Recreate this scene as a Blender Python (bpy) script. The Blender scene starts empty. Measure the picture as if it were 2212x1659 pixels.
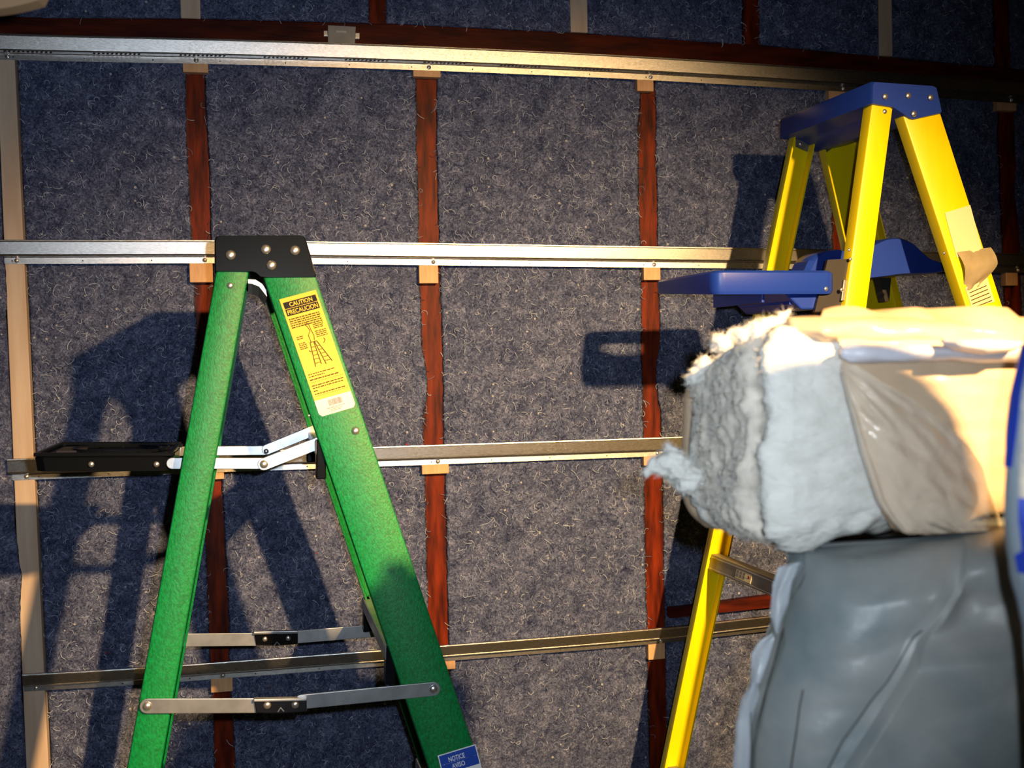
import bpy, bmesh, math, random
from mathutils import Vector, Matrix, noise
random.seed(7)
scene = bpy.context.scene
COL = scene.collection
# ------------------------------------------------------------------ camera
F, PW, PH = 2420.0, 2212.0, 1659.0
CAM = Vector((0.0, -2.2, 1.55))
yaw, pit, rol = math.radians(13.0), math.radians(-1.39), math.radians(-1.21)
FW = Vector((math.sin(yaw)*math.cos(pit), math.cos(yaw)*math.cos(pit), math.sin(pit)))
R0 = Vector((math.cos(yaw), -math.sin(yaw), 0)); U0 = R0.cross(FW)
RT = math.cos(rol)*R0 + math.sin(rol)*U0
UP = -math.sin(rol)*R0 + math.cos(rol)*U0
cd = bpy.data.cameras.new('camera'); cam = bpy.data.objects.new('camera', cd); COL.objects.link(cam)
cd.sensor_width = 36.0; cd.lens = 36.0*F/PW; cd.clip_start = .02
m = Matrix((( RT.x, UP.x, -FW.x, CAM.x), (RT.y, UP.y, -FW.y, CAM.y), (RT.z, UP.z, -FW.z, CAM.z), (0, 0, 0, 1)))
cam.matrix_world = m
cd.dof.use_dof = True; cd.dof.focus_distance = 1.85; cd.dof.aperture_fstop = 7.0
scene.camera = cam
RH = Vector((math.cos(yaw), -math.sin(yaw), 0)); FH = Vector((math.sin(yaw), math.cos(yaw), 0)); ZV = Vector((0, 0, 1))

def ray(px, py): return FW + ((px-PW/2)/F)*RT - ((py-PH/2)/F)*UP
def at(px, py, Z): return CAM + Z*ray(px, py)
def on(px, py, P0, N):
    d = ray(px, py); return CAM + d*((P0-CAM).dot(N)/d.dot(N))
def wp(px, py, n=0.0): return on(px, py, Vector((0, -n, 0)), Vector((0, 1, 0)))
def pix(P):
    d = P-CAM; z = d.dot(FW); return (PW/2+F*d.dot(RT)/z, PH/2-F*d.dot(UP)/z)

# ------------------------------------------------------------------ light
wd = bpy.data.worlds.new('world'); scene.world = wd; wd.use_nodes = True
wd.node_tree.nodes['Background'].inputs[0].default_value = (.5, .6, 1, 1)
wd.node_tree.nodes['Background'].inputs[1].default_value = 0.012
scene.view_settings.view_transform = 'Standard'; scene.view_settings.look = 'None'
scene.view_settings.exposure = 0.0; scene.view_settings.gamma = 1.0
try: scene.view_settings.use_curve_mapping = False
except Exception: pass
def spot(name, loc, target, energy, color, angle, blend, radius):
    l = bpy.data.lights.new(name, 'SPOT'); l.energy = energy; l.color = color; l.spot_size = math.radians(angle); l.spot_blend = blend
    l.shadow_soft_size = radius
    o = bpy.data.objects.new(name, l); COL.objects.link(o); o.location = loc
    o.rotation_euler = (Vector(target)-Vector(loc)).to_track_quat('-Z', 'Y').to_euler(); return o
FLASH = CAM + RT*.042 + UP*.03 + FW*.02
spot('camera_flash', FLASH, wp(640, 820), 46.0, (.84, .93, 1.0), 90, 1.0, .008)
LAMP = CAM + RH*1.03 + ZV*.72 - FH*.30
spot('work_light', LAMP, wp(1150, 1700), 760.0, (1.0, .61, .25), 62, .9, .03)

# ------------------------------------------------------------------ materials
def mat(name, color, rough=.6, metal=0.0, spec=.5, var=None, scale=30, bump=0.0, bscale=200, stretch=(1, 1, 1), alpha=1.0, detail=4, coat=0.0, lo=.35, hi=.65, bdist=.002):
    M = bpy.data.materials.new(name); M.use_nodes = True; nt = M.node_tree; b = nt.nodes['Principled BSDF']
    b.inputs['Base Color'].default_value = (*color, 1); b.inputs['Roughness'].default_value = rough; b.inputs['Metallic'].default_value = metal
    b.inputs['Specular IOR Level'].default_value = spec; b.inputs['Alpha'].default_value = alpha; b.inputs['Coat Weight'].default_value = coat
    tc = nt.nodes.new('ShaderNodeTexCoord'); mp = nt.nodes.new('ShaderNodeMapping'); mp.inputs['Scale'].default_value = stretch
    nt.links.new(tc.outputs['Object'], mp.inputs['Vector'])
    if var:
        n = nt.nodes.new('ShaderNodeTexNoise'); n.inputs['Scale'].default_value = scale; n.inputs['Detail'].default_value = detail
        r = nt.nodes.new('ShaderNodeValToRGB'); r.color_ramp.elements[0].position = lo; r.color_ramp.elements[1].position = hi
        r.color_ramp.elements[0].color = (*color, 1); r.color_ramp.elements[1].color = (*var, 1)
        nt.links.new(mp.outputs[0], n.inputs['Vector']); nt.links.new(n.outputs['Fac'], r.inputs[0]); nt.links.new(r.outputs[0], b.inputs['Base Color'])
    if bump:
        n2 = nt.nodes.new('ShaderNodeTexNoise'); n2.inputs['Scale'].default_value = bscale; n2.inputs['Detail'].default_value = 5
        bp = nt.nodes.new('ShaderNodeBump'); bp.inputs['Strength'].default_value = bump; bp.inputs['Distance'].default_value = bdist
        nt.links.new(mp.outputs[0], n2.inputs['Vector']); nt.links.new(n2.outputs['Fac'], bp.inputs['Height']); nt.links.new(bp.outputs[0], b.inputs['Normal'])
    return M

def denim_material():
    M = bpy.data.materials.new('denim_insulation'); M.use_nodes = True; nt = M.node_tree; b = nt.nodes['Principled BSDF']
    L = nt.links.new; N = nt.nodes.new
    tc = N('ShaderNodeTexCoord')
    n1 = N('ShaderNodeTexNoise'); n1.inputs['Scale'].default_value = 34; n1.inputs['Detail'].default_value = 9; n1.inputs['Roughness'].default_value = .72; n1.inputs['Distortion'].default_value = .4
    r1 = N('ShaderNodeValToRGB'); e = r1.color_ramp.elements
    e[0].position = .30; e[0].color = (.032, .042, .100, 1); e[1].position = .72; e[1].color = (.150, .172, .29, 1)
    k = r1.color_ramp.elements.new(.5); k.color = (.076, .094, .176, 1)
    n2 = N('ShaderNodeTexNoise'); n2.inputs['Scale'].default_value = 170; n2.inputs['Detail'].default_value = 4; n2.inputs['Distortion'].default_value = 1.6
    r2 = N('ShaderNodeValToRGB'); f = r2.color_ramp.elements
    f[0].position = .36; f[0].color = (.42, .42, .50, 1); f[1].position = .70; f[1].color = (2.0, 1.95, 1.8, 1)
    k = f.new(.52); k.color = (1, 1, 1, 1)
    mx = N('ShaderNodeMix'); mx.data_type = 'RGBA'; mx.blend_type = 'MULTIPLY'; mx.inputs[0].default_value = 1; mx.clamp_result = False
    L(tc.outputs['Object'], n1.inputs['Vector']); L(tc.outputs['Object'], n2.inputs['Vector'])
    L(n1.outputs['Fac'], r1.inputs[0]); L(n2.outputs['Fac'], r2.inputs[0]); L(r1.outputs[0], mx.inputs[6]); L(r2.outputs[0], mx.inputs[7])
    v = N('ShaderNodeTexVoronoi'); v.inputs['Scale'].default_value = 55; v.feature = 'F1'
    lt = N('ShaderNodeMath'); lt.operation = 'LESS_THAN'; lt.inputs[1].default_value = .13
    L(tc.outputs['Object'], v.inputs['Vector']); L(v.outputs['Distance'], lt.inputs[0])
    sp = N('ShaderNodeSeparateColor'); L(v.outputs['Color'], sp.inputs[0])
    g = N('ShaderNodeMath'); g.operation = 'GREATER_THAN'; g.inputs[1].default_value = .8; L(sp.outputs[0], g.inputs[0])
    mu = N('ShaderNodeMath'); mu.operation = 'MULTIPLY'; L(lt.outputs[0], mu.inputs[0]); L(g.outputs[0], mu.inputs[1])
    rr = N('ShaderNodeValToRGB'); rr.color_ramp.interpolation = 'CONSTANT'; q = rr.color_ramp.elements
    q[0].position = 0; q[0].color = (.34, .36, .40, 1); q[1].position = .86; q[1].color = (.22, .03, .03, 1)
    k = q.new(.92); k.color = (.015, .02, .05, 1); L(sp.outputs[1], rr.inputs[0])
    m2 = N('ShaderNodeMix'); m2.data_type = 'RGBA'; L(mu.outputs[0], m2.inputs[0]); L(mx.outputs[2], m2.inputs[6]); L(rr.outputs[0], m2.inputs[7])
    L(m2.outputs[2], b.inputs['Base Color'])
    b.inputs['Roughness'].default_value = .95; b.inputs['Specular IOR Level'].default_value = .1
    bp = N('ShaderNodeBump'); bp.inputs['Strength'].default_value = .9; bp.inputs['Distance'].default_value = .004
    n3 = N('ShaderNodeTexNoise'); n3.inputs['Scale'].default_value = 110; n3.inputs['Detail'].default_value = 6; n3.inputs['Distortion'].default_value = 1.0
    L(tc.outputs['Object'], n3.inputs['Vector']); L(n3.outputs['Fac'], bp.inputs['Height']); L(bp.outputs[0], b.inputs['Normal'])
    return M
M_DENIM = denim_material()
M_FIB = [mat('fibre_pale', (.38, .43, .55), .9, spec=.1), mat('fibre_blue', (.16, .21, .34), .9, spec=.1), mat('fibre_dark', (.02, .03, .07), .9, spec=.1)]
M_RED = mat('stained_wood', (.035, .003, .0015), .5, var=(.21, .024, .003), scale=14, stretch=(5, 5, .8), bump=.2, bscale=60, lo=.34, hi=.75, spec=.12)
M_REDH = mat('stained_wood_across', (.030, .003, .0015), .5, var=(.10, .012, .003), scale=14, stretch=(.8, 5, 5), bump=.2, bscale=60, lo=.34, hi=.75, spec=.12)
M_PINE = mat('pale_pine', (.62, .50, .40), .6, var=(.52, .38, .28), scale=7, stretch=(7, 7, .7), bump=.1, bscale=80, spec=.3)
M_BLOCK = mat('pale_block', (.66, .40, .22), .6, var=(.54, .31, .16), scale=20, stretch=(5, 5, 1), bump=.1, bscale=80, spec=.3)
M_GALV = mat('galvanised_steel', (.72, .72, .73), .27, metal=1.0, var=(.46, .46, .48), scale=160, stretch=(1, 1, 5), bump=.3, bscale=700, bdist=.0006)
M_SLOT = mat('dark_slot', (.01, .01, .02), .8)
M_GREEN = mat('green_fibreglass', (.0005, .135, .028), .42, var=(.001, .225, .055), scale=300, stretch=(1, 1, .6), bump=.6, bscale=520, spec=.3, bdist=.0008)
M_YEL = mat('yellow_fibreglass', (.84, .70, .002), .38, var=(.80, .64, .002), scale=25, stretch=(2, 2, .4), bump=.06, bscale=300, spec=.4)
M_BLACK = mat('black_plastic', (.005, .006, .008), .26, bump=.03, bscale=300, bdist=.0004, spec=.06)
M_BLUE = mat('blue_plastic', (.012, .045, .36), .35, bump=.1, bscale=300, bdist=.0006, spec=.5)
M_ALU = mat('brushed_aluminium', (.50, .52, .55), .36, metal=.8, var=(.38, .40, .43), scale=40, bump=.05, bscale=400, bdist=.0003)
M_ALUD = mat('dull_aluminium', (.30, .29, .28), .5, metal=.7, var=(.22, .21, .2), scale=20)
M_ARM = mat('dark_arm', (.022, .02, .022), .5)
M_CLIP = mat('dark_chrome', (.40, .40, .46), .16, metal=1.0)
M_RIV = mat('rivet_metal', (.82, .80, .80), .28, metal=.9)
M_LABY = mat('yellow_label', (.66, .44, .005), .4, spec=.3); M_LABW = mat('white_label', (.72, .66, .60), .4, var=(.62, .52, .45), scale=30)
M_INK = mat('label_ink', (.012, .010, .010), .5, spec=.1); M_LABB = mat('blue_label', (.01, .06, .42), .4); M_WHITE = mat('label_white', (.85, .87, .9), .4)
M_INKL = mat('faded_ink', (.07, .04, .01), .7, spec=.1); M_INKG = mat('grey_ink', (.20, .19, .20), .6)
M_PAPER = mat('old_paper', (.36, .30, .18), .7, var=(.28, .23, .14), scale=40)
M_CREAM = mat('cream_label', (.80, .68, .40), .55)
M_RUB = mat('rubber', (.02, .02, .02), .8)
M_FLUFF = mat('white_fibreglass', (.64, .64, .62), .95, var=(.56, .56, .53), scale=40, bump=.6, bscale=120, stretch=(1, 1, 2), spec=.05, bdist=.004)
M_DUSTY = mat('dusty_fibreglass', (.66, .61, .54), .95, var=(.56, .52, .46), scale=30, bump=.35, bscale=140, spec=.05, bdist=.003)
M_HAIR = mat('fluff_hair', (.56, .55, .53), .9, spec=.05)
M_FLOOR = mat('concrete', (.16, .15, .14), .85, var=(.11, .10, .10), scale=6, bump=.2, bscale=40)
M_DRY = mat('dull_plaster', (.20, .19, .18), .9, var=(.16, .15, .14), scale=3)

# ------------------------------------------------------------------ mesh helpers
LAST = [None]
class MB:
    def __init__(s): s.v = []; s.f = []
    def add(s, vs, fs):
        n = len(s.v); s.v += [Vector(v) for v in vs]; s.f += [tuple(i+n for i in f) for f in fs]; return s
    def hexa(s, p):  # p: 4 bottom/front, 4 top/back
        return s.add(p, [(3, 2, 1, 0), (4, 5, 6, 7), (0, 1, 5, 4), (1, 2, 6, 5), (2, 3, 7, 6), (3, 0, 4, 7)])
    def box(s, a, b):
        x0, y0, z0 = a; x1, y1, z1 = b
        return s.hexa([(x0, y0, z0), (x1, y0, z0), (x1, y1, z0), (x0, y1, z0), (x0, y0, z1), (x1, y0, z1), (x1, y1, z1), (x0, y1, z1)])
    def prism(s, loop, d):   # extrude closed loop of world points by vector d
        n = len(loop); d = Vector(d); L = [Vector(p) for p in loop]
        return s.add(L+[p+d for p in L], [tuple(range(n-1, -1, -1)), tuple(range(n, 2*n))]+[(i, (i+1) % n, n+(i+1) % n, n+i) for i in range(n)])
    def loft(s, loops, cap=True):
        n = len(loops[0]); vs = [p for l in loops for p in l]; fs = []
        for k in range(len(loops)-1):
            for i in range(n): fs.append((k*n+i, k*n+(i+1) % n, (k+1)*n+(i+1) % n, (k+1)*n+i))
        if cap: fs.append(tuple(range(n-1, -1, -1))); fs.append(tuple((len(loops)-1)*n+i for i in range(n)))
        return s.add(vs, fs)
    def strip(s, loops):     # open profile
        n = len(loops[0]); vs = [p for l in loops for p in l]; fs = []
        for k in range(len(loops)-1):
            for i in range(n-1): fs.append((k*n+i, k*n+i+1, (k+1)*n+i+1, (k+1)*n+i))
        return s.add(vs, fs)
    def dome(s, c, n, r, h, seg=14):
        c = Vector(c); n = Vector(n).normalized(); a = n.orthogonal().normalized(); b = n.cross(a); loops = []
        for t in (0, 25, 50, 72, 88):
            t = math.radians(t)
            loops.append([c + (a*math.cos(q)+b*math.sin(q))*(r*math.cos(t)) + n*(h*math.sin(t)) for q in [2*math.pi*i/seg for i in range(seg)]])
        return s.loft(loops)
    def tube(s, pts, r, seg=8):
        pts = [Vector(p) for p in pts]; loops = []
        for i, p in enumerate(pts):
            d = (pts[min(i+1, len(pts)-1)]-pts[max(i-1, 0)]).normalized(); a = d.orthogonal().normalized() if i == 0 else (a-d*a.dot(d)).normalized(); b = d.cross(a)
            rr = r[i] if isinstance(r, (list, tuple)) else r
            loops.append([p+(a*math.cos(q)+b*math.sin(q))*rr for q in [2*math.pi*k/seg for k in range(seg)]])
        return s.loft(loops)
    def build(s, name, M, parent=None, smooth=False, bevel=0, kind=None, label=None, seg=2):
        c = Vector((0, 0, 0))
        if s.v:
            lo = Vector([min(v[i] for v in s.v) for i in range(3)]); hi = Vector([max(v[i] for v in s.v) for i in range(3)]); c = (lo+hi)/2
        me = bpy.data.meshes.new(name); me.from_pydata([v-c for v in s.v], [], s.f)
        for mm in (M if isinstance(M, list) else [M]): me.materials.append(mm)
        bm = bmesh.new(); bm.from_mesh(me); bmesh.ops.recalc_face_normals(bm, faces=bm.faces)
        if bevel: bmesh.ops.bevel(bm, geom=[e for e in bm.edges if len(e.link_faces) == 2 and e.calc_face_angle(0) > .5], offset=bevel, segments=seg, affect='EDGES', profile=.5, clamp_overlap=True)
        bm.to_mesh(me); bm.free()
        if smooth:
            for p in me.polygons: p.use_smooth = True
            if smooth != 'all': me.set_sharp_from_angle(angle=math.radians(40))
        o = bpy.data.objects.new(name, me); COL.objects.link(o); LAST[0] = o
        o.location = c
        if parent: o.parent = parent; o.location = c - wloc(parent)
        if kind: o['kind'] = kind
        if label: o['label'] = label
        return o
def wloc(o):
    p = Vector(o.location)
    while o.parent: o = o.parent; p += Vector(o.location)
    return p
def tag(o, label, cat, group=None, kind=None):
    o['label'] = label; o['category'] = cat
    if group: o['group'] = group
    if kind: o['kind'] = kind
    return o
def thing(name, loc, label, cat, group=None):
    o = bpy.data.objects.new(name, None); COL.objects.link(o); o.location = loc; o.empty_display_size = .1
    return tag(o, label, cat, group)
def text(s, name, M, parent, O, X, Y, width, height, N, off=.0009, bold=.0):
    """lettering laid on a surface: O centre, X right, Y up, N outward"""
    cu = bpy.data.curves.new('t', 'FONT'); cu.body = s; cu.size = 1; cu.align_x = 'CENTER'; cu.align_y = 'CENTER'; cu.offset = bold; cu.resolution_u = 3
    t = bpy.data.objects.new('t', cu); COL.objects.link(t); bpy.context.view_layer.update()
    me = bpy.data.meshes.new_from_object(t); bpy.data.objects.remove(t)
    xs = [v.co.x for v in me.vertices]; ys = [v.co.y for v in me.vertices]
    cx, cy = (min(xs)+max(xs))/2, (min(ys)+max(ys))/2; w, h = max(xs)-min(xs), max(ys)-min(ys)
    mb = MB(); mb.v = [O+X*((v.co.x-cx)/w*width)+Y*((v.co.y-cy)/h*height)+N*off for v in me.vertices]; mb.f = [tuple(p.vertices) for p in me.polygons]
    return mb.build(name, M, parent)
def interp(tab, x):
    if x <= tab[0][0]: a, b = tab[0], tab[1]
    elif x >= tab[-1][0]: a, b = tab[-2], tab[-1]
    else:
        for a, b in zip(tab, tab[1:]):
            if a[0] <= x <= b[0]: break
    t = (x-a[0])/(b[0]-a[0]); return a[1]+(b[1]-a[1])*t
def clampi(tab, x):
    return tab[0][1] if x <= tab[0][0] else tab[-1][1] if x >= tab[-1][0] else interp(tab, x)
def nz(x, y, z=0.0): return noise.noise(Vector((x, y, z)))

# ------------------------------------------------------------------ room shell
def struct(name, mb, M):
    o = mb.build(name, M); o['kind'] = 'structure'; return o
XL, XR, YF, HC = -1.3, 3.4, -4.6, 2.75
struct('floor', MB().box((XL-.1, YF-.1, -.1), (XR+.1, .14, 0)), M_FLOOR)
struct('ceiling', MB().box((XL-.1, YF-.1, HC), (XR+.1, .14, HC+.1)), M_DRY)
wall = struct('wall_back', MB().box((XL-.1, .095, 0), (XR+.1, .14, HC)), M_RED)
struct('wall_left', MB().box((XL-.1, YF-.1, 0), (XL, .095, HC)), M_DRY)
struct('wall_right', MB().box((XR, YF-.1, 0), (XR+.1, .095, HC)), M_DRY)
struct('wall_front', MB().box((XL, YF-.1, 0), (XR, YF, HC)), M_DRY)

# top plate
pt = [(-900, 0), (0, 38), (430, 40), (840, 51), (1250, 71), (1480, 87), (1640, 97), (2212, 150), (2700, 205)]
pts = [wp(x, y, .004) for x, y in pt]
pts = [p for p in pts if XL+.01 < p.x < XR-.01]; pts = [Vector((XL, pts[0].y, pts[0].z+.01))]+pts+[Vector((XR, pts[-1].y, pts[-1].z))]
zpl = [(p.x, p.z) for p in pts]
mb = MB(); mb.loft([[Vector((p.x, -.004, p.z)), Vector((p.x, -.004, p.z-.058)), Vector((p.x, .092, p.z-.058)), Vector((p.x, .092, p.z))] for p in pts])
tag(mb.build('top_plate', M_REDH, None, bevel=.002), 'dark stained horizontal timber running above the top metal channel', 'timber')
# lower studs: (left x, right x, y) at two heights
ST = [((-5, 35, 200), (55, 103, 1620), M_PINE, .018), ((397, 448, 200), (459, 510, 1620), M_RED, 0), ((894, 946, 200), (921, 973, 1400), M_RED, 0),
      ((1372, 1418, 200), (1394, 1440, 1400), M_RED, 0), ((1789, 1830, 260), (1812, 1853, 1400), M_RED, 0), ((2150, 2192, 250), (2166, 2208, 650), M_RED, 0)]
STO = []; SLAB = ['pale unstained pine stud at the far left edge', 'red stained stud passing behind the green ladder left rail', 'red stained stud right of the green ladder, in mid view',
 'red stained stud between the two ladders, nearest the blue shelf tip', 'red stained stud seen behind the yellow ladder legs', 'dark red stud at the far right edge beyond the yellow ladder', 'stud beyond the right edge']
LOW = []   # line functions x(z) of edges in world
def edge(a, b, n):
    A, B = wp(*a, n), wp(*b, n); return lambda z: A.x+(B.x-A.x)*(z-A.z)/(B.z-A.z)
for a, b, M, n in ST:
    eL = edge((a[0], a[2]), (b[0], b[2]), n); eR = edge((a[1], a[2]), (b[1], b[2]), n); LOW.append((eL, eR))
    zt = interp(zpl, eL(2.1))-.058
    mb = MB(); mb.hexa([(eL(0), -n, 0.001), (eR(0), -n, 0.001), (eR(0), .092, 0.001), (eL(0), .092, 0.001), (eL(zt), -n, zt-.0005), (eR(zt), -n, zt-.0005), (eR(zt), .092, zt-.0005), (eL(zt), .092, zt-.0005)])
    STO.append(tag(mb.build('stud', M, None, bevel=.0015), SLAB[len(STO)], 'stud', 'wall studs'))
lft = (lambda z: XL+.002, lambda z: XL+.045); LOW0 = [lft]+LOW+[(lambda z: 2.74, lambda z: 2.785)]
# upper studs
UPS = [(390, 433, 'p'), (792, 839, 'r'), (1232, 1269, 'p'), (1600, 1643, 'r'), (1899, 1927, 'p'), (2142, 2182, 'r')]
UE = []; ULAB = ['pale upper stud above the plate, left of the metal clip', 'dark upper stud above the plate, just right of the metal clip', 'pale upper stud with a nail above the middle of the plate',
 'dark upper stud above the plate, left of the reddish pale one', 'pale upper stud above the plate, over the blue ladder cap', 'dark upper stud near the top right corner']
for x0, x1, k in UPS:
    n = .006 if k == 'p' else .0
    y = 20; A, B = wp(x0, y, n), wp(x1, y, n); UE.append((A.x, B.x)); z0 = interp(zpl, A.x)+.0006
    MB().box((A.x, -n, z0), (B.x, .092, HC-.001)).build('stud', M_PINE if k == 'p' else M_RED, None, bevel=.0015); tag(LAST[0], ULAB[len(UE)-1], 'stud', 'short studs above the plate')
# a dark red horizontal bar between the fourth and fifth studs
A, B, Cc, D = wp(1500, 1302, .0), wp(1700, 1275, .0), wp(1700, 1303, .0), wp(1500, 1324, .0)
x0, x1 = LOW[3][1](A.z)+.001, LOW[4][0](A.z)-.001
def lin(P, Q, x): return P.z+(Q.z-P.z)*(x-P.x)/(Q.x-P.x)
MB().hexa([(x0, -.022, lin(D, Cc, x0)), (x1, -.022, lin(D, Cc, x1)), (x1, .05, lin(D, Cc, x1)), (x0, .05, lin(D, Cc, x0)), (x0, -.022, lin(A, B, x0)), (x1, -.022, lin(A, B, x1)), (x1, .05, lin(A, B, x1)), (x0, .05, lin(A, B, x0))]).build('dark_bar', M_REDH, None); tag(LAST[0], 'short red horizontal bar behind the lower yellow ladder rail', 'timber')
# spacer blocks
BL = [(395, 450, 155, 43), (893, 952, 165, 41), (1377, 1412, 196, 49), (1791, 1858, 221, 50), (2155, 2196, 238, 43),
      (410, 460, 610, 64), (906, 947, 612, 62), (1391, 1427, 605, 52), (1800, 1838, 603, 50), (2173, 2199, 617, 52),
      (454, 484, 1036, 40), (912, 970, 1025, 40), (1391, 1428, 1006, 42), (456, 503, 1497, 42), (945, 984, 1448, 40), (1401, 1437, 1426, 55)]
for ib_, (x0, x1, yb, h) in enumerate(BL):
    A, B = wp(x0, yb, .018), wp(x1, yb-.0, .018); z1 = A.z+h*.001
    MB().box((A.x, -.018, A.z), (B.x, -.0004, z1)).build('spacer_block', M_BLOCK, STO[[1, 2, 3, 4, 5, 1, 2, 3, 4, 5, 1, 2, 3, 1, 2, 3][ib_]], bevel=.001)

# ------------------------------------------------------------------ denim insulation
def insulation(label, xl, xr, z0, z1f, proud=.006, curlL=.006, curlR=.006, zdense=.72, seed=0, nf=900, over=.004, overL=None, lift=0.0, xrb=None):
    """xl, xr: functions of z; z1f: top height function of x"""
    rnd = random.Random(seed)
    ztop = max(z1f(xl(1.9)), z1f(xr(1.9)))
    zs = []; z = z0
    while z < ztop-.001: zs.append(z); z += .0055 if z > zdense else .05
    zs.append(ztop); nx = max(8, int((xr(1.5)-xl(1.5))/.0055)); mb = MB(); rows = []; sides = []
    for z in zs:
        L = xl(z)-(over if overL is None else overL)+.002*nz(z*9, seed+.5)+.0018*nz(z*60, seed+3.3)-.010*max(0, nz(z*5, seed+9)-.25)*2.5
        Rr = xr(z)+over+.002*nz(z*9, seed+20.5)+.0018*nz(z*60, seed+23.3)+.010*max(0, nz(z*5, seed+29)-.25)*2.5
        row = []
        for i in range(nx+1):
            u = i/nx; x = L+(Rr-L)*u; w = Rr-L; dl = u*w; dr = (1-u)*w
            e = 1-math.exp(-dl/.018); e2 = 1-math.exp(-dr/.018)
            n = .006*nz(x*9, z*9, seed)+.0035*nz(x*38, z*38, seed+7)+.0022*nz(x*110, z*110, seed+5)+proud*min(e, e2)*1.5
            c = -.0045-(curlL*(1-e)+curlR*(1-e2))*.25
            cr = -.008*math.exp(-((x-(xl(z)+w*.55+.01*nz(z*3, seed)))/.004)**2)*max(0, nz(z*4, seed+44)+.1)
            zz = min(z, z1f(x)-.0004)
            row.append((x, -(max(n+c+cr, .001 if (dl < .02 or dr < .02) else -.01)+(.0008))-lift, zz))
        rows.append(row); sides.append((xl(z)+.0025, (xrb or xr)(z)-.0025))
    for r, (sl_, sr_) in zip(rows, sides): mb.v += [Vector(p) for p in [(sl_, .03, r[0][2]), (sl_, -.0004-lift, r[0][2])]+r+[(sr_, -.0004-lift, r[-1][2]), (sr_, .03, r[-1][2])]]
    n = nx+5
    for k in range(len(rows)-1):
        for i in range(n-1): mb.f.append((k*n+i, k*n+i+1, (k+1)*n+i+1, (k+1)*n+i))
    # back
    for k in range(len(rows)-1): mb.f.append((k*n+n-1, k*n, (k+1)*n, (k+1)*n+n-1))
    o = mb.build('insulation_batt', M_DENIM, None, smooth='all')
    tag(o, label, 'insulation', 'denim insulation batts between the studs')
    # loose curled fibres on the face
    fb = [MB(), MB(), MB()]; vis = [r for r in rows if r[0][2] > zdense]
    for _ in range(nf):
        r = rnd.choice(vis); p = Vector(rnd.choice(r)); 
        ln = rnd.uniform(.004, .019); a = rnd.uniform(0, 6.28); cv = rnd.uniform(-1, 1)*260; w = rnd.uniform(.00025, .0005)
        q = Vector((p.x, p.y-.0012, p.z)); L1 = []; L2 = []; k = 5
        for i in range(k+1):
            d = Vector((math.cos(a), 0, math.sin(a))); s = Vector((-d.z, -.3, d.x)); lift = Vector((0, -.0025*math.sin(math.pi*i/k), 0))
            L1.append(q+s*w+lift); L2.append(q-s*w+lift); q = q+d*ln/k; a += cv*ln/k
        t = rnd.random(); b = fb[0 if t < .42 else 1 if t < .8 else 2]
        b.add(L1+L2, [(i, i+1, k+2+i, k+1+i) for i in range(k)])
    for b, M in zip(fb, M_FIB): b.build('loose_fibres', M, o, kind='stuff')
    return o
plz = lambda x: interp(zpl, x)
low = lambda x: plz(x)-.058
names = ['blue denim insulation sliver at far left, left of the pale pine stud',
 'blue denim insulation between the pale pine stud and the next stained stud',
 'grey-blue denim insulation behind the green ladder, between first and second red-stained studs',
 'grey-blue denim insulation in the open middle bay between the two ladders',
 'grey-blue denim insulation with yellow ladder shadow, left of the yellow ladder top',
 'dim denim insulation seen between the legs of the yellow ladder',
 'dark denim insulation at far right edge beyond the yellow ladder']
for i in range(7):
    a = LOW0[i][1]; b = LOW0[i+1][0]
    if i == 0:
        lt_ = [(wp(x, y, .019).z, wp(x, y, .019).x) for x, y in ((40, 1659), (44, 1450), (38, 1330), (42, 1240), (30, 1150), (14, 1050), (6, 900), (2, 750), (12, 640), (6, 560), (-10, 400), (-12, 100))]
        b2 = lambda z: clampi(lt_, z)
        insulation(names[0], a, b2, 0, lambda x: low(x)-.0, proud=.006, seed=3, nf=200, lift=.019, xrb=LOW0[1][0])
    else: insulation(names[i], a, b, 0, low, overL=-.003 if i == 1 else None, seed=10*i+3, nf=[0, 2800, 3300, 3700, 2800, 2200, 600][i])
un = ['dark blue denim insulation above the plate at upper left corner', 'dark blue denim insulation above the metal clip, right of first pale upper stud', 'dark blue denim insulation above the plate between dark stud and second pale stud',
      'dark blue denim insulation above the plate right of second pale upper stud', 'nearly black insulation above the plate left of the third pale upper stud', 'nearly black insulation above the plate over the blue ladder cap',
      'nearly black insulation above the plate at upper right corner']
ue = [(XL+.0, XL+.002)]+UE+[(XR-.002, XR)]
for i in range(7):
    a, b = ue[i][1], ue[i+1][0]
    xa, xb = max(a, -1.25), min(b, 3.3)
    # own builder: bottom follows the plate
    z0 = min(plz(xa), plz(xb))
    o = insulation(un[i], (lambda v: (lambda z: v))(xa), (lambda v: (lambda z: v))(xb), 0.0, lambda x: HC-.002-plz((xa+xb)/2), zdense=-1, seed=100+7*i, nf=1100 if i < 6 else 300)
    me = o.data; off = plz((xa+xb)/2)+.0005
    sl = (plz(xb)-plz(xa))/(xb-xa)
    for ob in [o]+list(o.children):
        base = wloc(ob)
        for v in ob.data.vertices:
            X = base.x+v.co.x; Zv = base.z+v.co.z; h = HC-off
            v.co.z += (plz(X)-off+.001)*(max(0, h-Zv)/h)
    o.location.z += off

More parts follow.
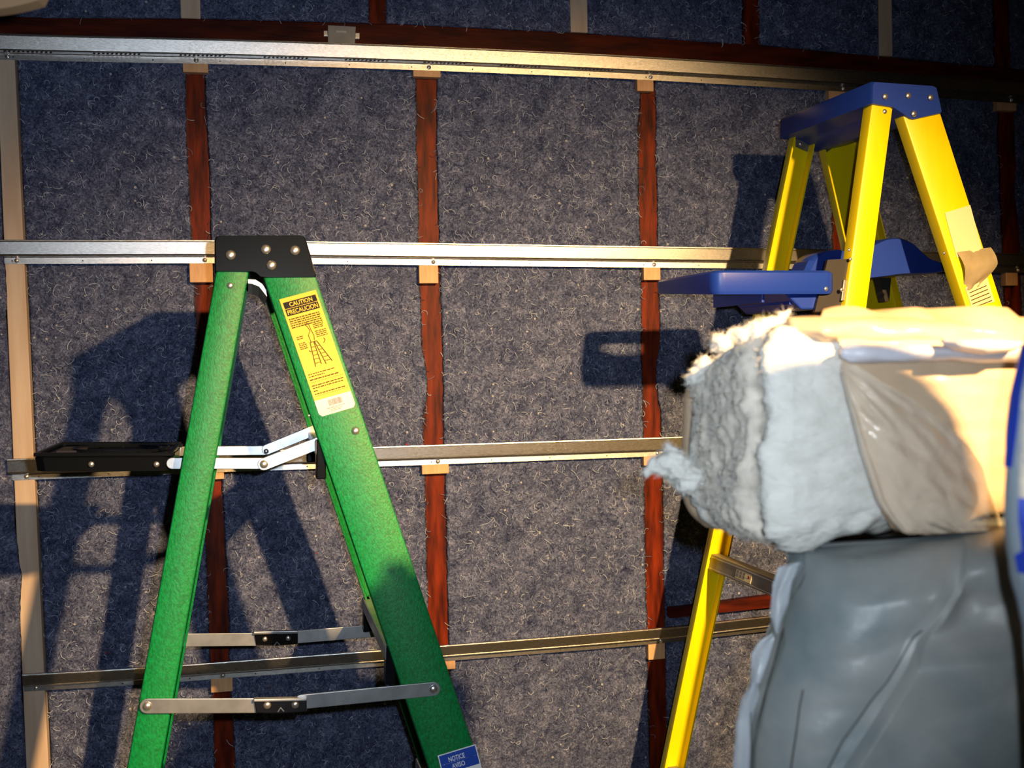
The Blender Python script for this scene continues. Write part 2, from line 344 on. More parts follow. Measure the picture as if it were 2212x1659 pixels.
# ------------------------------------------------------------------ resilient metal channels
CH = [([(-700, 100), (0, 131), (430, 137), (900, 150), (1400, 172), (1800, 196), (2170, 221), (2500, 246)], .044, 'galvanised metal channel along the top below the dark plate', -700, 2500, 1),
      ([(-700, 565), (0, 571), (440, 568), (900, 572), (1300, 577), (1640, 580), (2170, 589), (2500, 594)], .0425, 'galvanised metal channel passing behind the green ladder cap', -700, 2500, 0),
      ([(20, 1038), (560, 1017), (815, 1008), (1409, 986), (2500, 944)], .0405, 'galvanised metal channel third from top, behind the black ladder tray', 20, 2500, 0),
      ([(52, 1494), (300, 1480), (969, 1428), (1465, 1388), (1660, 1361), (2500, 1290)], .036, 'lowest galvanised metal channel, above the near spreader bar', 52, 2500, 0)]
for tab, H, lab, xa, xb, slots in CH:
    xs = sorted(set([xa, xb]+[t[0] for t in tab]+list(range(max(-600, xa+60), 2450, 150))))
    P = []
    n0 = .0186
    for x in xs:
        q = wp(x, interp(tab, x), n0+.001)
        if XL+.03 < q.x < XR-.03: P.append(q)
    # smooth a little
    for _ in range(3): P = [P[0]]+[(P[i-1]+P[i]*2+P[i+1])/4 for i in range(1, len(P)-1)]+[P[-1]]
    fl = H*.28; prof = [(0, 0), (fl-.001, 0), (fl, .001), (fl+.0015, .0110), (fl+.003, .0120), (fl+.0045, .0110), (H-.0045, .0136), (H-.003, .0146), (H-.001, .0144), (H, .0118), (H-.0005, .0095)]
    t = thing('metal_channel', (P[0].x, -n0, P[0].z), lab, 'channel', 'metal channels across the studs')
    mb = MB(); th = .0008
    loops = []
    for p in P:
        o_ = [Vector((p.x, -(n0+th+n), p.z+u)) for u, n in prof]; i_ = [Vector((p.x, -(n0+n), p.z+u)) for u, n in reversed(prof)]
        loops.append(o_+i_)
    mb.loft(loops); mb.build('channel_body', M_GALV, t)
    def cz(x):
        for a, b in zip(P, P[1:]):
            if a.x <= x <= b.x: return a.z+(b.z-a.z)*(x-a.x)/(b.x-a.x)
        return P[-1].z
    # small nail holes in the flange and screws at the studs
    hb = MB(); x = P[0].x+.05
    while x < P[-1].x:
        hb.dome((x, -(n0+th), cz(x)+fl*.45), (0, -1, 0), .0013, .0002, 8); x += .1205
    hb.build('nail_hole', M_SLOT, t, kind='stuff')
    for eL, eR in LOW:
        x = (eL(P[0].z)+eR(P[0].z))/2+.004
        if P[0].x < x < P[-1].x:
            sb = MB(); c = Vector((x, -(n0+th), cz(x)+fl*.5)); sb.dome(c, (0, -1, 0), .0045, .0022, 10); sb.dome(c+Vector((0, -.0018, 0)), (0, -1, 0), .0022, .0018, 6); sb.build('screw', M_RIV, t, smooth=True)
    if slots:
        sb = MB(); x = P[0].x+.06
        while x < P[-1].x-.1:
            for k in range(11):
                xx = x+k*.0078; z = cz(xx)+fl+.0010
                sb.add([(xx, -(n0+.0012+.0025), z-.0006), (xx+.004, -(n0+.0012+.0025), z-.0006), (xx+.0065, -(n0+.0012+.0105), z+.0002), (xx+.0025, -(n0+.0012+.0105), z+.0002)], [(0, 1, 2, 3)])
            x += .152
        sb.build('slot_row', M_SLOT, t, kind='stuff')

# galvanised clip on the plate
t0 = wp(738, 74, .004)
t = thing('metal_clip', t0, 'small square galvanised clip screwed to the dark plate', 'clip')
q = [wp(x, y, .0105) for x, y in ((708, 100), (767, 100), (769, 57), (708, 54))]
MB().prism(q, (0, .0062, 0)).build('clip_plate', M_ALUD, t, bevel=.0008)
for x0, x1, y0, y1 in ((699, 709, 66, 78), (767, 777, 71, 84)):
    q = [wp(x, y, .007) for x, y in ((x0, y1), (x1, y1), (x1, y0), (x0, y0))]
    MB().prism(q, (0, .0028, 0)).build('tab', M_GALV, t, bevel=.0006)
q = [wp(x, y, .0115) for x, y in ((726, 70), (748, 71), (748, 67), (726, 66))]
MB().prism(q, (0, .001, 0)).build('rib', M_ALU, t)

# blurred wood lath in the top left corner, fixed up to the ceiling
a, b = at(-420, 60, 1.0), at(40, 2, 1.0)
lath = MB(); side = UP*.012
loops = []
for k in range(9):
    u = k/8; p = at(-60+140*u, 8-22*u*u, 1.0)
    loops.append([p-UP*.006+FW*.0, p-UP*.006+FW*.018, p+UP*.030+FW*.018, p+UP*.030])
end = loops[-1]; loops.append([v+RT*.05+UP*.1 for v in end])
top = [Vector((v.x, v.y, HC-.001)) for v in loops[-1]]; loops.append(top)
lo = lath.loft(loops).build('wood_lath', mat('tan_wood', (.30, .19, .11), .6), None, bevel=.002)
tag(lo, 'blurred tan wood lath poking into the upper left corner', 'lath')

# ------------------------------------------------------------------ ladders
def frame(P0, tcam, flare):
    """near side plane through P0; t = horizontal direction near -> far, s = front direction (image right)"""
    t = (RH*tcam[0]+FH*tcam[1]).normalized(); s = Vector((t.y, -t.x, 0))
    if s.dot(RT) < 0: s = -s
    upn = ZV+flare*t; n = s.cross(upn).normalized()
    return t, s, n
def rail(name, M, parent, PL, PR, t, s, depth, th, ztop=None, zbot=.02):
    """PL, PR: two points each (top, lower) of the outer web edges; C channel opening along t"""
    def ext(a, b, z): return a+(b-a)*((z-a.z)/(b.z-a.z))
    loops = []
    for zz in ('top', 1.2, .6, zbot):
        if zz == 'top': l, r = PL[0].copy(), PR[0].copy()
        else: l, r = ext(PL[0], PL[1], zz), ext(PR[0], PR[1], zz)
        d = (r-l); w = d.length; d = d.normalized(); c = min(.0035, th*1.1)
        pr = [(0, c), (c*.3, c*.3), (c, 0), (w-c, 0), (w-c*.3, c*.3), (w, c), (w, depth), (w-th, depth), (w-th, th+.002), (w-th-.002, th), (th+.002, th), (th, th+.002), (th, depth), (0, depth)]
        loops.append([l+d*a+t*b for a, b in pr])
    return MB().loft(loops).build(name, M, parent, smooth=True)
def rivet(P, n, r, parent, h=None, M=None):
    return MB().dome(P, n, r, h or r*.55).build('rivet', M or M_RIV, parent, smooth='all')

# ---- green ladder
P0 = at(570, 555, 1.55)
tG, sG, nG = frame(P0, (-.072, .31), .073)
LCG = .27                                        # cap length
sumn = -nG if nG.dot(FW) > 0 else nG
G = lambda x, y: on(x, y, P0, nG)
Gf = lambda p, d=0: p                            # far side: mirror through mid plane
midG = P0+tG*(LCG/2)
def mirG(p):
    k = (p-midG).dot(tG); return p-tG*(2*k)
base = G(600, 1500); base = Vector((base.x, base.y, 0))+tG*.2
gl = thing('step_ladder', base, 'green fibreglass stepladder with black cap standing at left', 'ladder')
outN = -tG
rl = [G(467, 585), G(292, 1560)]; rr = [G(538, 585), G(365, 1560)]
fl_ = [G(566, 590), G(893, 1560)]; fr = [G(680, 590), G(1006, 1560)]
eps = tG*.0
for (PL, PR, dp) in ((rl, rr, .026), (fl_, fr, .030)):
    rail('rail', M_GREEN, gl, PL, PR, tG, sG, dp, .0035)
    rail('rail', M_GREEN, gl, [mirG(p) for p in PL], [mirG(p) for p in PR], -tG, sG, dp, .0035)
    for f in (lambda p: p, mirG):
        a = PL[0]+(PL[1]-PL[0])*((.03-PL[0].z)/(PL[1].z-PL[0].z)); b = PR[0]+(PR[1]-PR[0])*((.03-PR[0].z)/(PR[1].z-PR[0].z)); a, b = f(a), f(b)
        dd = (b-a).normalized(); tt = tG if f is not mirG else -tG
        MB().loft([[Vector((p.x, p.y, z))+o_ for p, o_ in ((a, -dd*.004-tt*.004), (b, dd*.004-tt*.004), (b, dd*.004+tt*.032), (a, -dd*.004+tt*.032))] for z in (.0, .06)]).build('foot', M_RUB, gl, bevel=.004)
# cap: moulded block with rounded outline
PC = P0-tG*.006
capn = -tG
cap_n = sG.cross(ZV).normalized()
C_ = lambda x, y, o=0: on(x, y, PC-tG*o, cap_n)
out = [(463, 586), (463, 518), (466, 511), (474, 508), (648, 507), (656, 509), (661, 515), (684, 593), (682, 599), (572, 600), (562, 598), (553, 590), (545, 587)]
lp = [C_(x, y) for x, y in out]; cen = sum(lp, Vector())/len(lp)
loops = [[cen+(p-cen)*.965+tG*0 for p in lp], [p+tG*.006 for p in lp], [p+tG*(LCG+.006) for p in lp], [cen+(p-cen)*.965+tG*(LCG+.012) for p in lp]]
MB().loft(loops).build('cap', M_BLACK, gl, smooth=True)
for x, y in ((498, 551), (574, 539), (637, 541), (586, 573)): rivet(C_(x, y), -tG, .0072, gl)
for x, y in ((497, 617), (768, 931)): rivet(G(x, y), -tG, .0048 if y < 700 else .006, gl)
rivet(G(667, 898), -tG, .002, gl)
# arch bracket under cap
arc = [(536, 602), (552, 603), (566, 612), (575, 625), (577, 640), (571, 632), (560, 618), (545, 612), (536, 611)]
a_ = [G(x, y)+tG*.01 for x, y in arc]; MB().prism(a_, tG*(LCG-.02)).build('hinge_bracket', M_ALU, gl)
# steps between the front rails, 0.3 m apart
for k in range(5):
    z = .28+.29*k
    def at_z(PP, z): return PP[0]+(PP[1]-PP[0])*((z-PP[0].z)/(PP[1].z-PP[0].z))
    l, r = at_z(fl_, z), at_z(fr, z); lf, rf = mirG(l), mirG(r)
    sb = MB(); s0 = sG*.004; dn = Vector((0, 0, -.022)); pa, pb = l-s0+tG*.006, r-sG*.012+tG*.006; pc, pd = rf-sG*.012-tG*.006, lf-s0-tG*.006
    sb.hexa([pa+dn, pb+dn, pc+dn, pd+dn, pa, pb, pc, pd]); sb.build('step', M_ALU, gl, bevel=.003)
    for f in (lambda p: p, mirG):
        g0 = f(l); tt = tG if f is not mirG else -tG
        MB().hexa([g0-sG*.004+tt*.005+Vector((0, 0, -.055)), g0+sG*.01+tt*.005+Vector((0, 0, -.055)), g0+sG*.01+tt*.03+Vector((0, 0, -.055)), g0-sG*.004+tt*.03+Vector((0, 0, -.055)),
                   g0-sG*.002+tt*.005+Vector((0, 0, .0)), g0+sG*.01+tt*.005, g0+sG*.01+tt*.03, g0-sG*.002+tt*.03]).build('step_brace', M_BLACK, gl, bevel=.002)
# rear horizontal braces
for z in (.35, .78):
    l, r = rl[0]+(rl[1]-rl[0])*((z-rl[0].z)/(rl[1].z-rl[0].z)), rr[0]+(rr[1]-rr[0])*((z-rr[0].z)/(rr[1].z-rr[0].z))
    a, b = l+sG*.01+tG*.004, mirG(l)+sG*.01-tG*.004
    MB().hexa([a, a+sG*.02, b+sG*.02, b]+[p+ZV*.03 for p in (a, a+sG*.02, b+sG*.02, b)]).build('rear_brace', M_ALU, gl, bevel=.002)
# spreaders
def bar(pts_px, hw, M, name, off, fn, th=.003, round_=True, parent=gl):
    a, b = [fn(x, y)+off for x, y in pts_px]; d = (b-a).normalized(); n = tG; u = d.cross(n).normalized(); lp = []
    for k in range(9): q = math.pi*(.5+k/8); lp.append(a+(d*math.cos(q)+u*math.sin(q))*hw)
    for k in range(9): q = math.pi*(-.5+k/8); lp.append(b+(d*math.cos(q)+u*math.sin(q))*hw)
    return MB().prism(lp, n*th).build(name, M, parent, bevel=.0006)
on_near = lambda x, y: G(x, y)
PFm = mirG(P0); nF = (sG.cross(ZV-.073*tG)).normalized()
onf = lambda x, y: on(x, y, PFm, nF)
def spreader(fn, px, hw, sc, off, lab):
    b1 = bar([px[0], px[1]], hw, M_ALU, 'spreader_bar', off, fn)
    b2 = bar([px[2], px[3]], hw, M_ALU, 'spreader_bar', off-tG*.0006, fn)
    c0, c1 = px[4]; ct = [fn(x, y)+off-tG*.004 for x, y in ((c0[0], c0[1]), (c1[0], c0[1]-2), (c1[0], c1[1]-3), ((c0[0]+c1[0])/2, c1[1]+1), (c0[0]+5, c1[1]))]
    cl = MB().prism(ct, tG*.0036).build('clip', M_CLIP, gl, bevel=.0015)
    tp = [fn(x, y)+off-tG*.0085 for x, y in ((c0[0], c0[1]-3), (c1[0], c0[1]-5), (c1[0], c0[1]+1), (c0[0], c0[1]+3))]
    MB().prism(tp, tG*.01).build('clip_lip', M_ALU, cl, bevel=.001)
    n_ = (-tG)
    for x, y in px[5]: rivet(fn(x, y)+off-tG*.004, n_, .0052*sc, gl)
    ar = [fn(*px[6][0]), fn(*px[6][1]), fn(*px[6][2])]
    MB().tube([p+off-tG*.0042 for p in ar], .0008, 6).build('stop_tab', M_ALU, cl)
spreader(on_near, [(319, 1523), (560, 1522), (650, 1514), (935, 1486), ((548, 1507), (662, 1537)), ((577, 1519), (637, 1518)), ((600, 1533), (606, 1524), (613, 1532))], .0098, 1, -tG*.0055, 'n')
rivet(G(319, 1523)-tG*.0055, -tG, .0062, gl); rivet(G(935, 1486)-tG*.006, -tG, .0062, gl)
spreader(onf, [(350, 1381), (560, 1379), (640, 1374), (850, 1357), ((548, 1363), (643, 1391)), ((572, 1377), (622, 1375)), ((592, 1390), (598, 1383), (604, 1389))], .0105, .8, -tG*.008, 'f')
# pail shelf arms and links (hinged tray behind the ladder)
onA = lambda d: (lambda x, y: on(x, y, P0+tG*d, nG))
bar([(372, 1001), (572, 1001)], .0078, M_ALU, 'tray_arm', Vector(), onA(.034), .004)
bar([(380, 975), (573, 973)], .0072, M_ALU, 'tray_arm', Vector(), onA(.21), .004)
bar([(570, 1003), (712, 948)], .0085, M_ALU, 'tray_link', Vector(), onA(.029), .003)
bar([(577, 971), (712, 916)], .0080, M_ALU, 'tray_link', Vector(), onA(.205), .003)
rivet(onA(.029)(570, 1003), -tG, .006, gl); rivet(onA(.205)(575, 975), -tG, .004, gl)
# tray: moulded black shelf with rim, slot and round recess
A_ = onA(.03)
tl, tr = A_(72, 985), A_(372, 984); bl, br_ = A_(76, 1019), A_(372, 1018)
hgt = (tl-bl).length; W_ = (tr-tl).length; sx = (tr-tl).normalized(); dep = .215
def T(u, v, w=0): return tl+sx*u+tG*v+ZV*w     # u along tray, v towards wall, w up
tray = MB()
def ringbox(u0, u1, v0, v1, w0, w1): tray.hexa([T(u0, v0, w0), T(u1, v0, w0), T(u1, v1, w0), T(u0, v1, w0), T(u0, v0, w1), T(u1, v0, w1), T(u1, v1, w1), T(u0, v1, w1)])
def ring(u0, u1, v0, v1, c, w0, w1, taper=0):
    def lp(w, i): return [T(u, v, w) for u, v in ((u0+c+i, v0+i), (u1-c-i, v0+i), (u1-i, v0+c+i), (u1-i, v1-c-i), (u1-c-i, v1-i), (u0+c+i, v1-i), (u0+i, v1-c-i), (u0+i, v0+c+i))]
    tray.loft([lp(w0, taper), lp(w1-.002, 0), lp(w1, .002)])
ring(0, W_, 0, dep, .012, -hgt, -.001, .002)
tr_o = tray.build('tray', M_BLACK, gl, smooth=True)
# raised rim and ribs
tray = MB(); ringbox(.0, W_, .0, .006, -.001, .004); ringbox(.0, W_, dep-.006, dep, -.001, .004); ringbox(0, .006, .006, dep-.006, -.001, .004); ringbox(W_-.006, W_, .006, dep-.006, -.001, .004)
tray.build('rim', M_BLACK, tr_o, bevel=.001)
tray = MB(); ringbox(.018, .05, .07, .15, -.0009, .0015); tray.build('slot', M_SLOT, tr_o)
tray = MB(); cc = T(W_*.55, dep*.5, .0); loop_o = []
for k in range(28):
    q = 2*math.pi*k/28; loop_o.append(q)
tray.strip([[cc+(sx*math.cos(q)+tG*math.sin(q))*r_+ZV*w for r_, w in ((.066, 0), (.064, .0035), (.060, .0035), (.058, 0))] for q in loop_o+[0.0]]); tray.build('cup_ring', M_BLACK, tr_o, smooth=True)
for k in range(9):
    tray = MB(); ringbox(.062+.0165*k, .0655+.0165*k, .012, .05, -.001, .002); tray.build('rib', M_BLACK, tr_o); tray = MB(); ringbox(.062+.0165*k, .0655+.0165*k, dep-.05, dep-.012, -.001, .002); tray.build('rib', M_BLACK, tr_o)
for x in (197, 338): rivet(A_(x, 1003), -tG, .0042, gl)
# CAUTION label on the front rail
def label_frame(tlp, trp, blp, fn, off):
    a, b, c = fn(*tlp)-tG*off, fn(*trp)-tG*off, fn(*blp)-tG*off
    X = (b-a); Y = (a-c); w, h = X.length, Y.length; X.normalize(); Y.normalize()
    return a, X, Y, w, h
a, X, Y, w, h = label_frame((603, 647), (682, 626), (691, 901), G, .0008)
Q = lambda u, v, o=0.0: a+X*(u*w)-Y*(v*h)-tG*o       # u right 0..1, v down 0..1
def quad(u0, v0, u1, v1, o, name, M, par, c=0):
    pts_ = [(u0, v1), (u1, v1), (u1, v0), (u0, v0)]
    if c: pts_ = [(u0+c, v1), (u1-c, v1), (u1, v1-c*.35), (u1, v0), (u0, v0), (u0, v1-c*.35)]
    return MB().prism([Q(u, v, o) for u, v in pts_], tG*.0003).build(name, M, par)
cl = quad(0, 0, 1, .865, 0, 'caution_label', M_LABY, gl); cl['label'] = 'yellow CAUTION PRECAUCION label'
wl = quad(0, .865, 1, 1, 0, 'barcode_label', M_LABW, gl, .07); wl['label'] = 'white barcode panel below the yellow label'
quad(.06, .035, .95, .089, .0004, 'black_panel', M_INK, cl); quad(.06, .093, .95, .150, .0004, 'black_panel', M_INK, cl)
nO = -tG
text('CAUTION', 'lettering', M_LABY, cl, Q(.52, .062, .0004), X, Y, w*.62, h*.036, nO, .0005, .018)
text('PRECAUCION', 'lettering', M_LABY, cl, Q(.505, .122, .0004), X, Y, w*.82, h*.038, nO, .0005, .014)
def lines(rows, M, par, name, o=.0004, seed=1):
    rn = random.Random(seed); mb = MB()
    for u0, u1, v, th in rows:
        u = u0
        while u < u1-.01:
            l = min(rn.uniform(.03, .11), u1-u)
            mb.prism([Q(u, v+th, o), Q(u+l, v+th, o), Q(u+l, v, o), Q(u, v, o)], tG*.0002); u += l+.018
    return mb.build(name, M, par)
lines([(.07, .9, .175+.0175*k, .009) for k in range(5)], M_INKL, cl, 'small_print')
lines([(.62, .9, .262+.015*k, .007) for k in range(3)]+[(.62, .92, .32+.015*k, .007) for k in range(4)]+[(.10, .28, .33+.016*k, .007) for k in range(2)]+[(.10, .3, .385+.015*k, .007) for k in range(4)], M_INKL, cl, 'small_print', seed=2)
lines([(.07, .8, .645, .007), (.07, .5, .665, .007), (.07, .85, .69, .009), (.07, .95, .715, .002), (.07, .95, .74, .008), (.07, .9, .76, .008), (.07, .2, .785, .007), (.07, .9, .81, .008), (.07, .95, .83, .002)], M_INKL, cl, 'small_print', seed=4)
# line drawing of a person on a stepladder
dr = MB()
def stroke(*uv, r=.0005): dr.tube([Q(u, v, .0006) for u, v in uv], r, 5)
stroke((.40, .40), (.33, .60)); stroke((.50, .40), (.50, .59)); stroke((.52, .40), (.62, .60)); stroke((.58, .40), (.80, .59)); stroke((.40, .40), (.58, .40))
for k in range(5):
    v = .44+.033*k; f = (v-.40)/.2; stroke((.40-.07*f, v), (.50, v), r=.0004); stroke((.52+.10*f, v), (.58+.22*f, v), r=.0004)
stroke((.43, .40), (.42, .34), (.50, .31), (.47, .27), (.42, .25), (.45, .235), (.52, .25), (.53, .30), (.56, .35), (.53, .39), r=.0004)
stroke((.78, .39), (.80, .41), (.74, .43)); stroke((.30, .46), (.35, .475))
dr.build('line_drawing', M_INKL, cl)
bc = MB(); rn = random.Random(5); u = .34
while u < .70:
    l = rn.uniform(.008, .022); bc.prism([Q(u, .935, .0004), Q(u+l, .935, .0004), Q(u+l, .885, .0004), Q(u, .885, .0004)], tG*.0002); u += l+rn.uniform(.006, .014)
bc.build('barcode', M_INKG, wl)
lines([(.25, .75, .948, .006), (.33, .65, .962, .005), (.33, .62, .975, .005)], M_INKG, wl, 'small_print', seed=6)
# NOTICE label
a, X, Y, w, h = label_frame((945, 1632), (1027, 1607), (972, 1735), G, .0008)
nl = quad(0, 0, 1, 1, 0, 'notice_label', M_WHITE, gl, .05); nl['label'] = 'blue and white NOTICE AVISO label'
quad(.025, .02, .975, .40, .0004, 'blue_panel', M_LABB, nl)
text('NOTICE', 'lettering', M_WHITE, nl, Q(.45, .14, .0004), X, Y, w*.42, h*.10, nO, .0005, .01)
text('AVISO', 'lettering', M_WHITE, nl, Q(.45, .29, .0004), X, Y, w*.34, h*.10, nO, .0005, .01)
lines([(.08, .95, .21, .008)], M_WHITE, nl, 'rule', seed=8)
lines([(.35, .62, .46, .02), (.3, .7, .53, .02), (.1, .9, .62, .02), (.1, .9, .68, .02), (.1, .8, .74, .02)], M_INKG, nl, 'small_print', seed=9)

# ---- yellow ladder
PY = at(1950, 215, 1.87)
tY, sY, nY = frame(PY, (-.078, .27), .068)
LCY = .285
Yn = lambda x, y: on(x, y, PY, nY)
midY = PY+tY*(LCY/2); PYf = PY+tY*LCY; nYf = sY.cross(ZV-.068*tY).normalized()
Yf = lambda x, y: on(x, y, PYf, nYf)
b0 = Yn(1900, 800)
yl = thing('step_ladder', Vector((b0.x, b0.y, 0))+tY*.15, 'yellow fibreglass stepladder with blue cap and blue shelf, behind the insulation bundle', 'ladder')
YR = [(Yn, [(1884, 222), (1823, 679)], [(1931, 222), (1871, 679)], 1, .024), (Yn, [(1946, 235), (2092, 679)], [(2031, 240), (2172, 679)], 1, .024),
      (Yf, [(1703, 300), (1402+22, 1659)], [(1754, 285), (1468, 1659)], -1, .022), (Yf, [(1757, 283), (1835+12, 680)], [(1838, 265), (1940, 680)], -1, .022)]
tops = []
for fn, Lp, Rp, sg, dp in YR:
    L2 = [fn(*q) for q in Lp]; R2 = [fn(*q) for q in Rp]; tops.append((L2, R2))
    rail('rail', M_YEL, yl, L2, R2, tY*sg, sY, dp, .0032)
    a = L2[0]+(L2[1]-L2[0])*((.03-L2[0].z)/(L2[1].z-L2[0].z)); b = R2[0]+(R2[1]-R2[0])*((.03-R2[0].z)/(R2[1].z-R2[0].z)); dd = (b-a).normalized(); tt = tY*sg
    MB().loft([[Vector((p.x, p.y, z))+o_ for p, o_ in ((a, -dd*.004-tt*.004), (b, dd*.004-tt*.004), (b, dd*.004+tt*.03), (a, -dd*.004+tt*.03))] for z in (.0, .06)]).build('foot', M_RUB, yl, bevel=.004)
# blue cap
cn = sY.cross(ZV).normalized(); PCY = PY-tY*.006
CY = lambda x, y, o=0: on(x, y, PCY-tY*o, cn)
out = [(1881, 224), (1882, 181), (1886, 175), (2018, 184), (2026, 188), (2038, 240), (2036, 245), (1974, 259), (1966, 257), (1934, 236), (1926, 231)]
lp = [CY(x, y) for x, y in out]; cen = sum(lp, Vector())/len(lp); dpt = LCY+.01
lips = [cen+(p-cen)*.95 for p in lp]
MB().loft([lips, [p+tY*.005 for p in lp], [p+tY*dpt for p in lp], [q+tY*(dpt+.005) for q in lips]]).build('cap', M_BLUE, yl, smooth=True)
for x, y in ((1911, 209), (1961, 207), (2009, 211), (1973, 246)): rivet(CY(x, y)-tY*.001, -tY, .0055, yl)
rivet(Yn(1911, 241), -tY, .0045, yl)
# far cap end: grey inner plates riveted inside the far rails
for px in ([(1717, 292), (1751, 282), (1744, 330), (1716, 318)], [(1772, 284), (1826, 268), (1824, 300), (1780, 332)]):
    MB().prism([Yf(x, y)-tY*.005 for x, y in px], tY*.0018).build('inner_plate', M_ALUD, yl)
for x, y in ((1726, 312), (1786, 318)): rivet(Yf(x, y)-tY*.006, -tY, .004, yl)
rivet(Yf(1785, 255)+sY*0-tY*.03, -sY, .003, yl)
# rear braces (grey channel bars from far to near rear rails)
def ybrace(f1, f2, n1, n2, name='rear_brace'):
    a, b = Yf(*f1)-tY*.003, Yf(*f2)-tY*.003; c, d = Yn(*n1)+tY*.004, Yn(*n2)+tY*.004
    w_ = sY*.02
    return MB().hexa([b, b+w_, d+w_, d, a, a+w_, c+w_, c]).build(name, M_ALUD, yl, bevel=.0015)
ybrace((1645, 634), (1642, 662), (1826, 603), (1820, 650))
def ext2(fn, Lp, Rp, frac, z):
    L2 = [fn(*q) for q in Lp]; R2 = [fn(*q) for q in Rp]
    a = L2[0]+(L2[1]-L2[0])*((z-L2[0].z)/(L2[1].z-L2[0].z)); b = R2[0]+(R2[1]-R2[0])*((z-R2[0].z)/(R2[1].z-R2[0].z)); return a+(b-a)*frac
zq1, zq2 = Yf(1522, 1197).z, Yf(1522, 1230).z
def brace_at(z1, z2):
    fa, fb = ext2(*YR[2][:3], .35, z1)-tY*.003, ext2(*YR[2][:3], .35, z2)-tY*.003; na, nb_ = ext2(*YR[0][:3], .35, z1)+tY*.004, ext2(*YR[0][:3], .35, z2)+tY*.004; w_ = sY*.02
    return MB().hexa([fb, fb+w_, nb_+w_, nb_, fa, fa+w_, na+w_, na]).build('rear_brace', M_ALUD, yl, bevel=.0015), fa, fb, na, nb_
br, fa, fb, na, nb_ = brace_at(zq1, zq2)
BQ = lambda u, v: fa+(na-fa)*u+(fb-fa)*v
sgn = br
for v0, v1 in ((.12, .18), (.82, .88)):
    MB().prism([BQ(0.02, v0), BQ(.98, v0), BQ(.98, v1), BQ(.02, v1)], -sY*.0018).build('groove_rib', M_ALU, br)
lb = MB().prism([BQ(.30, .25), BQ(.46, .25), BQ(.46, .78), BQ(.30, .78)], -sY*.001).build('maker_label', M_CREAM, br)
brace_at(.42, .385); brace_at(.75, .715)
# maker's plate print: little dark blocks and a red disc, kept on the same mesh level
mbk = MB()
for r_ in range(2):
    for c_ in range(3):
        u0 = .31+.033*c_; v0 = .31+.2*r_; mbk.prism([BQ(u0, v0)-sY*.0012, BQ(u0+.024, v0)-sY*.0012, BQ(u0+.024, v0+.14)-sY*.0012, BQ(u0, v0+.14)-sY*.0012], -sY*.0003)
mbk.build('label_print', M_INKG, br)
M_REDINK = mat('red_ink', (.4, .02, .02), .5)
MB().dome(BQ(.435, .5)-sY*.0012, -sY, .004, .0004, 12).build('label_print', M_REDINK, br)
# front steps
for k in range(6):
    z = .3+.29*k
    if z > 1.6: continue
    l = ext2(*YR[1][:3], 0, z); r = ext2(*YR[1][:3], 1, z); lf = ext2(*YR[3][:3], 0, z); rf = ext2(*YR[3][:3], 1, z); dn = Vector((0, 0, -.022))
    q = [l+tY*.004, r+tY*.004-sY*.006, rf-tY*.004-sY*.006, lf-tY*.004]
    MB().hexa([p+dn for p in q]+q).build('step', M_ALUD, yl, bevel=.003)
# blue pail shelf reaching out over the rear
nearE = [(1536, 585), (1800, 587)]
sa = Yn(1540, 584)-tY*.004; sb_ = Yn(1806, 586)-tY*.004
sx = Vector((sb_.x-sa.x, sb_.y-sa.y, 0)).normalized(); WS = (sb_-sa).length; z0 = sa.z; dS = .235
S = lambda u, v, w: Vector((sa.x, sa.y, z0))+sx*u+tY*v+ZV*w
def rr_loop(u0, u1, v0, v1, c, w, i=0):
    L = []
    for (cu, cv, a0) in ((u1-c, v0+c, -90), (u1-c, v1-c, 0), (u0+c, v1-c, 90), (u0+c, v0+c, 180)):
        for k in range(4): q = math.radians(a0+30*k); L.append(S(cu+(c-i)*math.cos(q), cv+(c-i)*math.sin(q), w))
    return L
shelf_h = .038
def tpr(L, k=.015): return [p+ZV*(k*max(0, min(1, (p-S(0, 0, 0)).dot(tY)/dS))) for p in L]
o_ = [rr_loop(0, WS, 0, dS, .02, -.0, .006), rr_loop(0, WS, 0, dS, .02, -.004, .0), tpr(rr_loop(0, WS, 0, dS, .02, -shelf_h+.006, 0), .016), tpr(rr_loop(0, WS, 0, dS, .02, -shelf_h, .003)),
      tpr(rr_loop(.010, WS-.010, .010, dS-.010, .012, -shelf_h, 0)), rr_loop(.012, WS-.012, .012, dS-.012, .012, -.003, 0)]
sh = MB(); sh.loft(o_, cap=False)
n = 16; sh.f.append(tuple(range(n)))
# underside panel with a round cup hole that lets the lamp through
hr = .052
sh.f.pop(); 
inner = o_[-1]; topl = o_[0]
def hole(loop, zc, flip):
    c = S(.082, dS*.5, zc); N_ = 32
    ring_ = [c+(sx*math.cos(2*math.pi*k/N_)+tY*math.sin(2*math.pi*k/N_))*hr for k in range(N_)]
    bm = bmesh.new(); va = [bm.verts.new(p) for p in loop]; vb = [bm.verts.new(p) for p in ring_]
    ea = [bm.edges.new((va[i], va[(i+1) % len(va)])) for i in range(len(va))]; eb = [bm.edges.new((vb[i], vb[(i+1) % N_])) for i in range(N_)]
    bmesh.ops.triangle_fill(bm, use_beauty=True, use_dissolve=False, edges=ea+eb)
    bm.verts.index_update(); sh.add([v.co.copy() for v in bm.verts], [tuple(v.index for v in f.verts) for f in bm.faces]); bm.free(); return ring_
r1 = hole(topl, 0.0, 0); r2 = hole(inner, -.003, 1)
sh.loft([r1, r2], cap=False)
so = sh.build('pail_shelf', M_BLUE, yl, smooth=True); so['label'] = 'blue plastic shelf with a round hole'
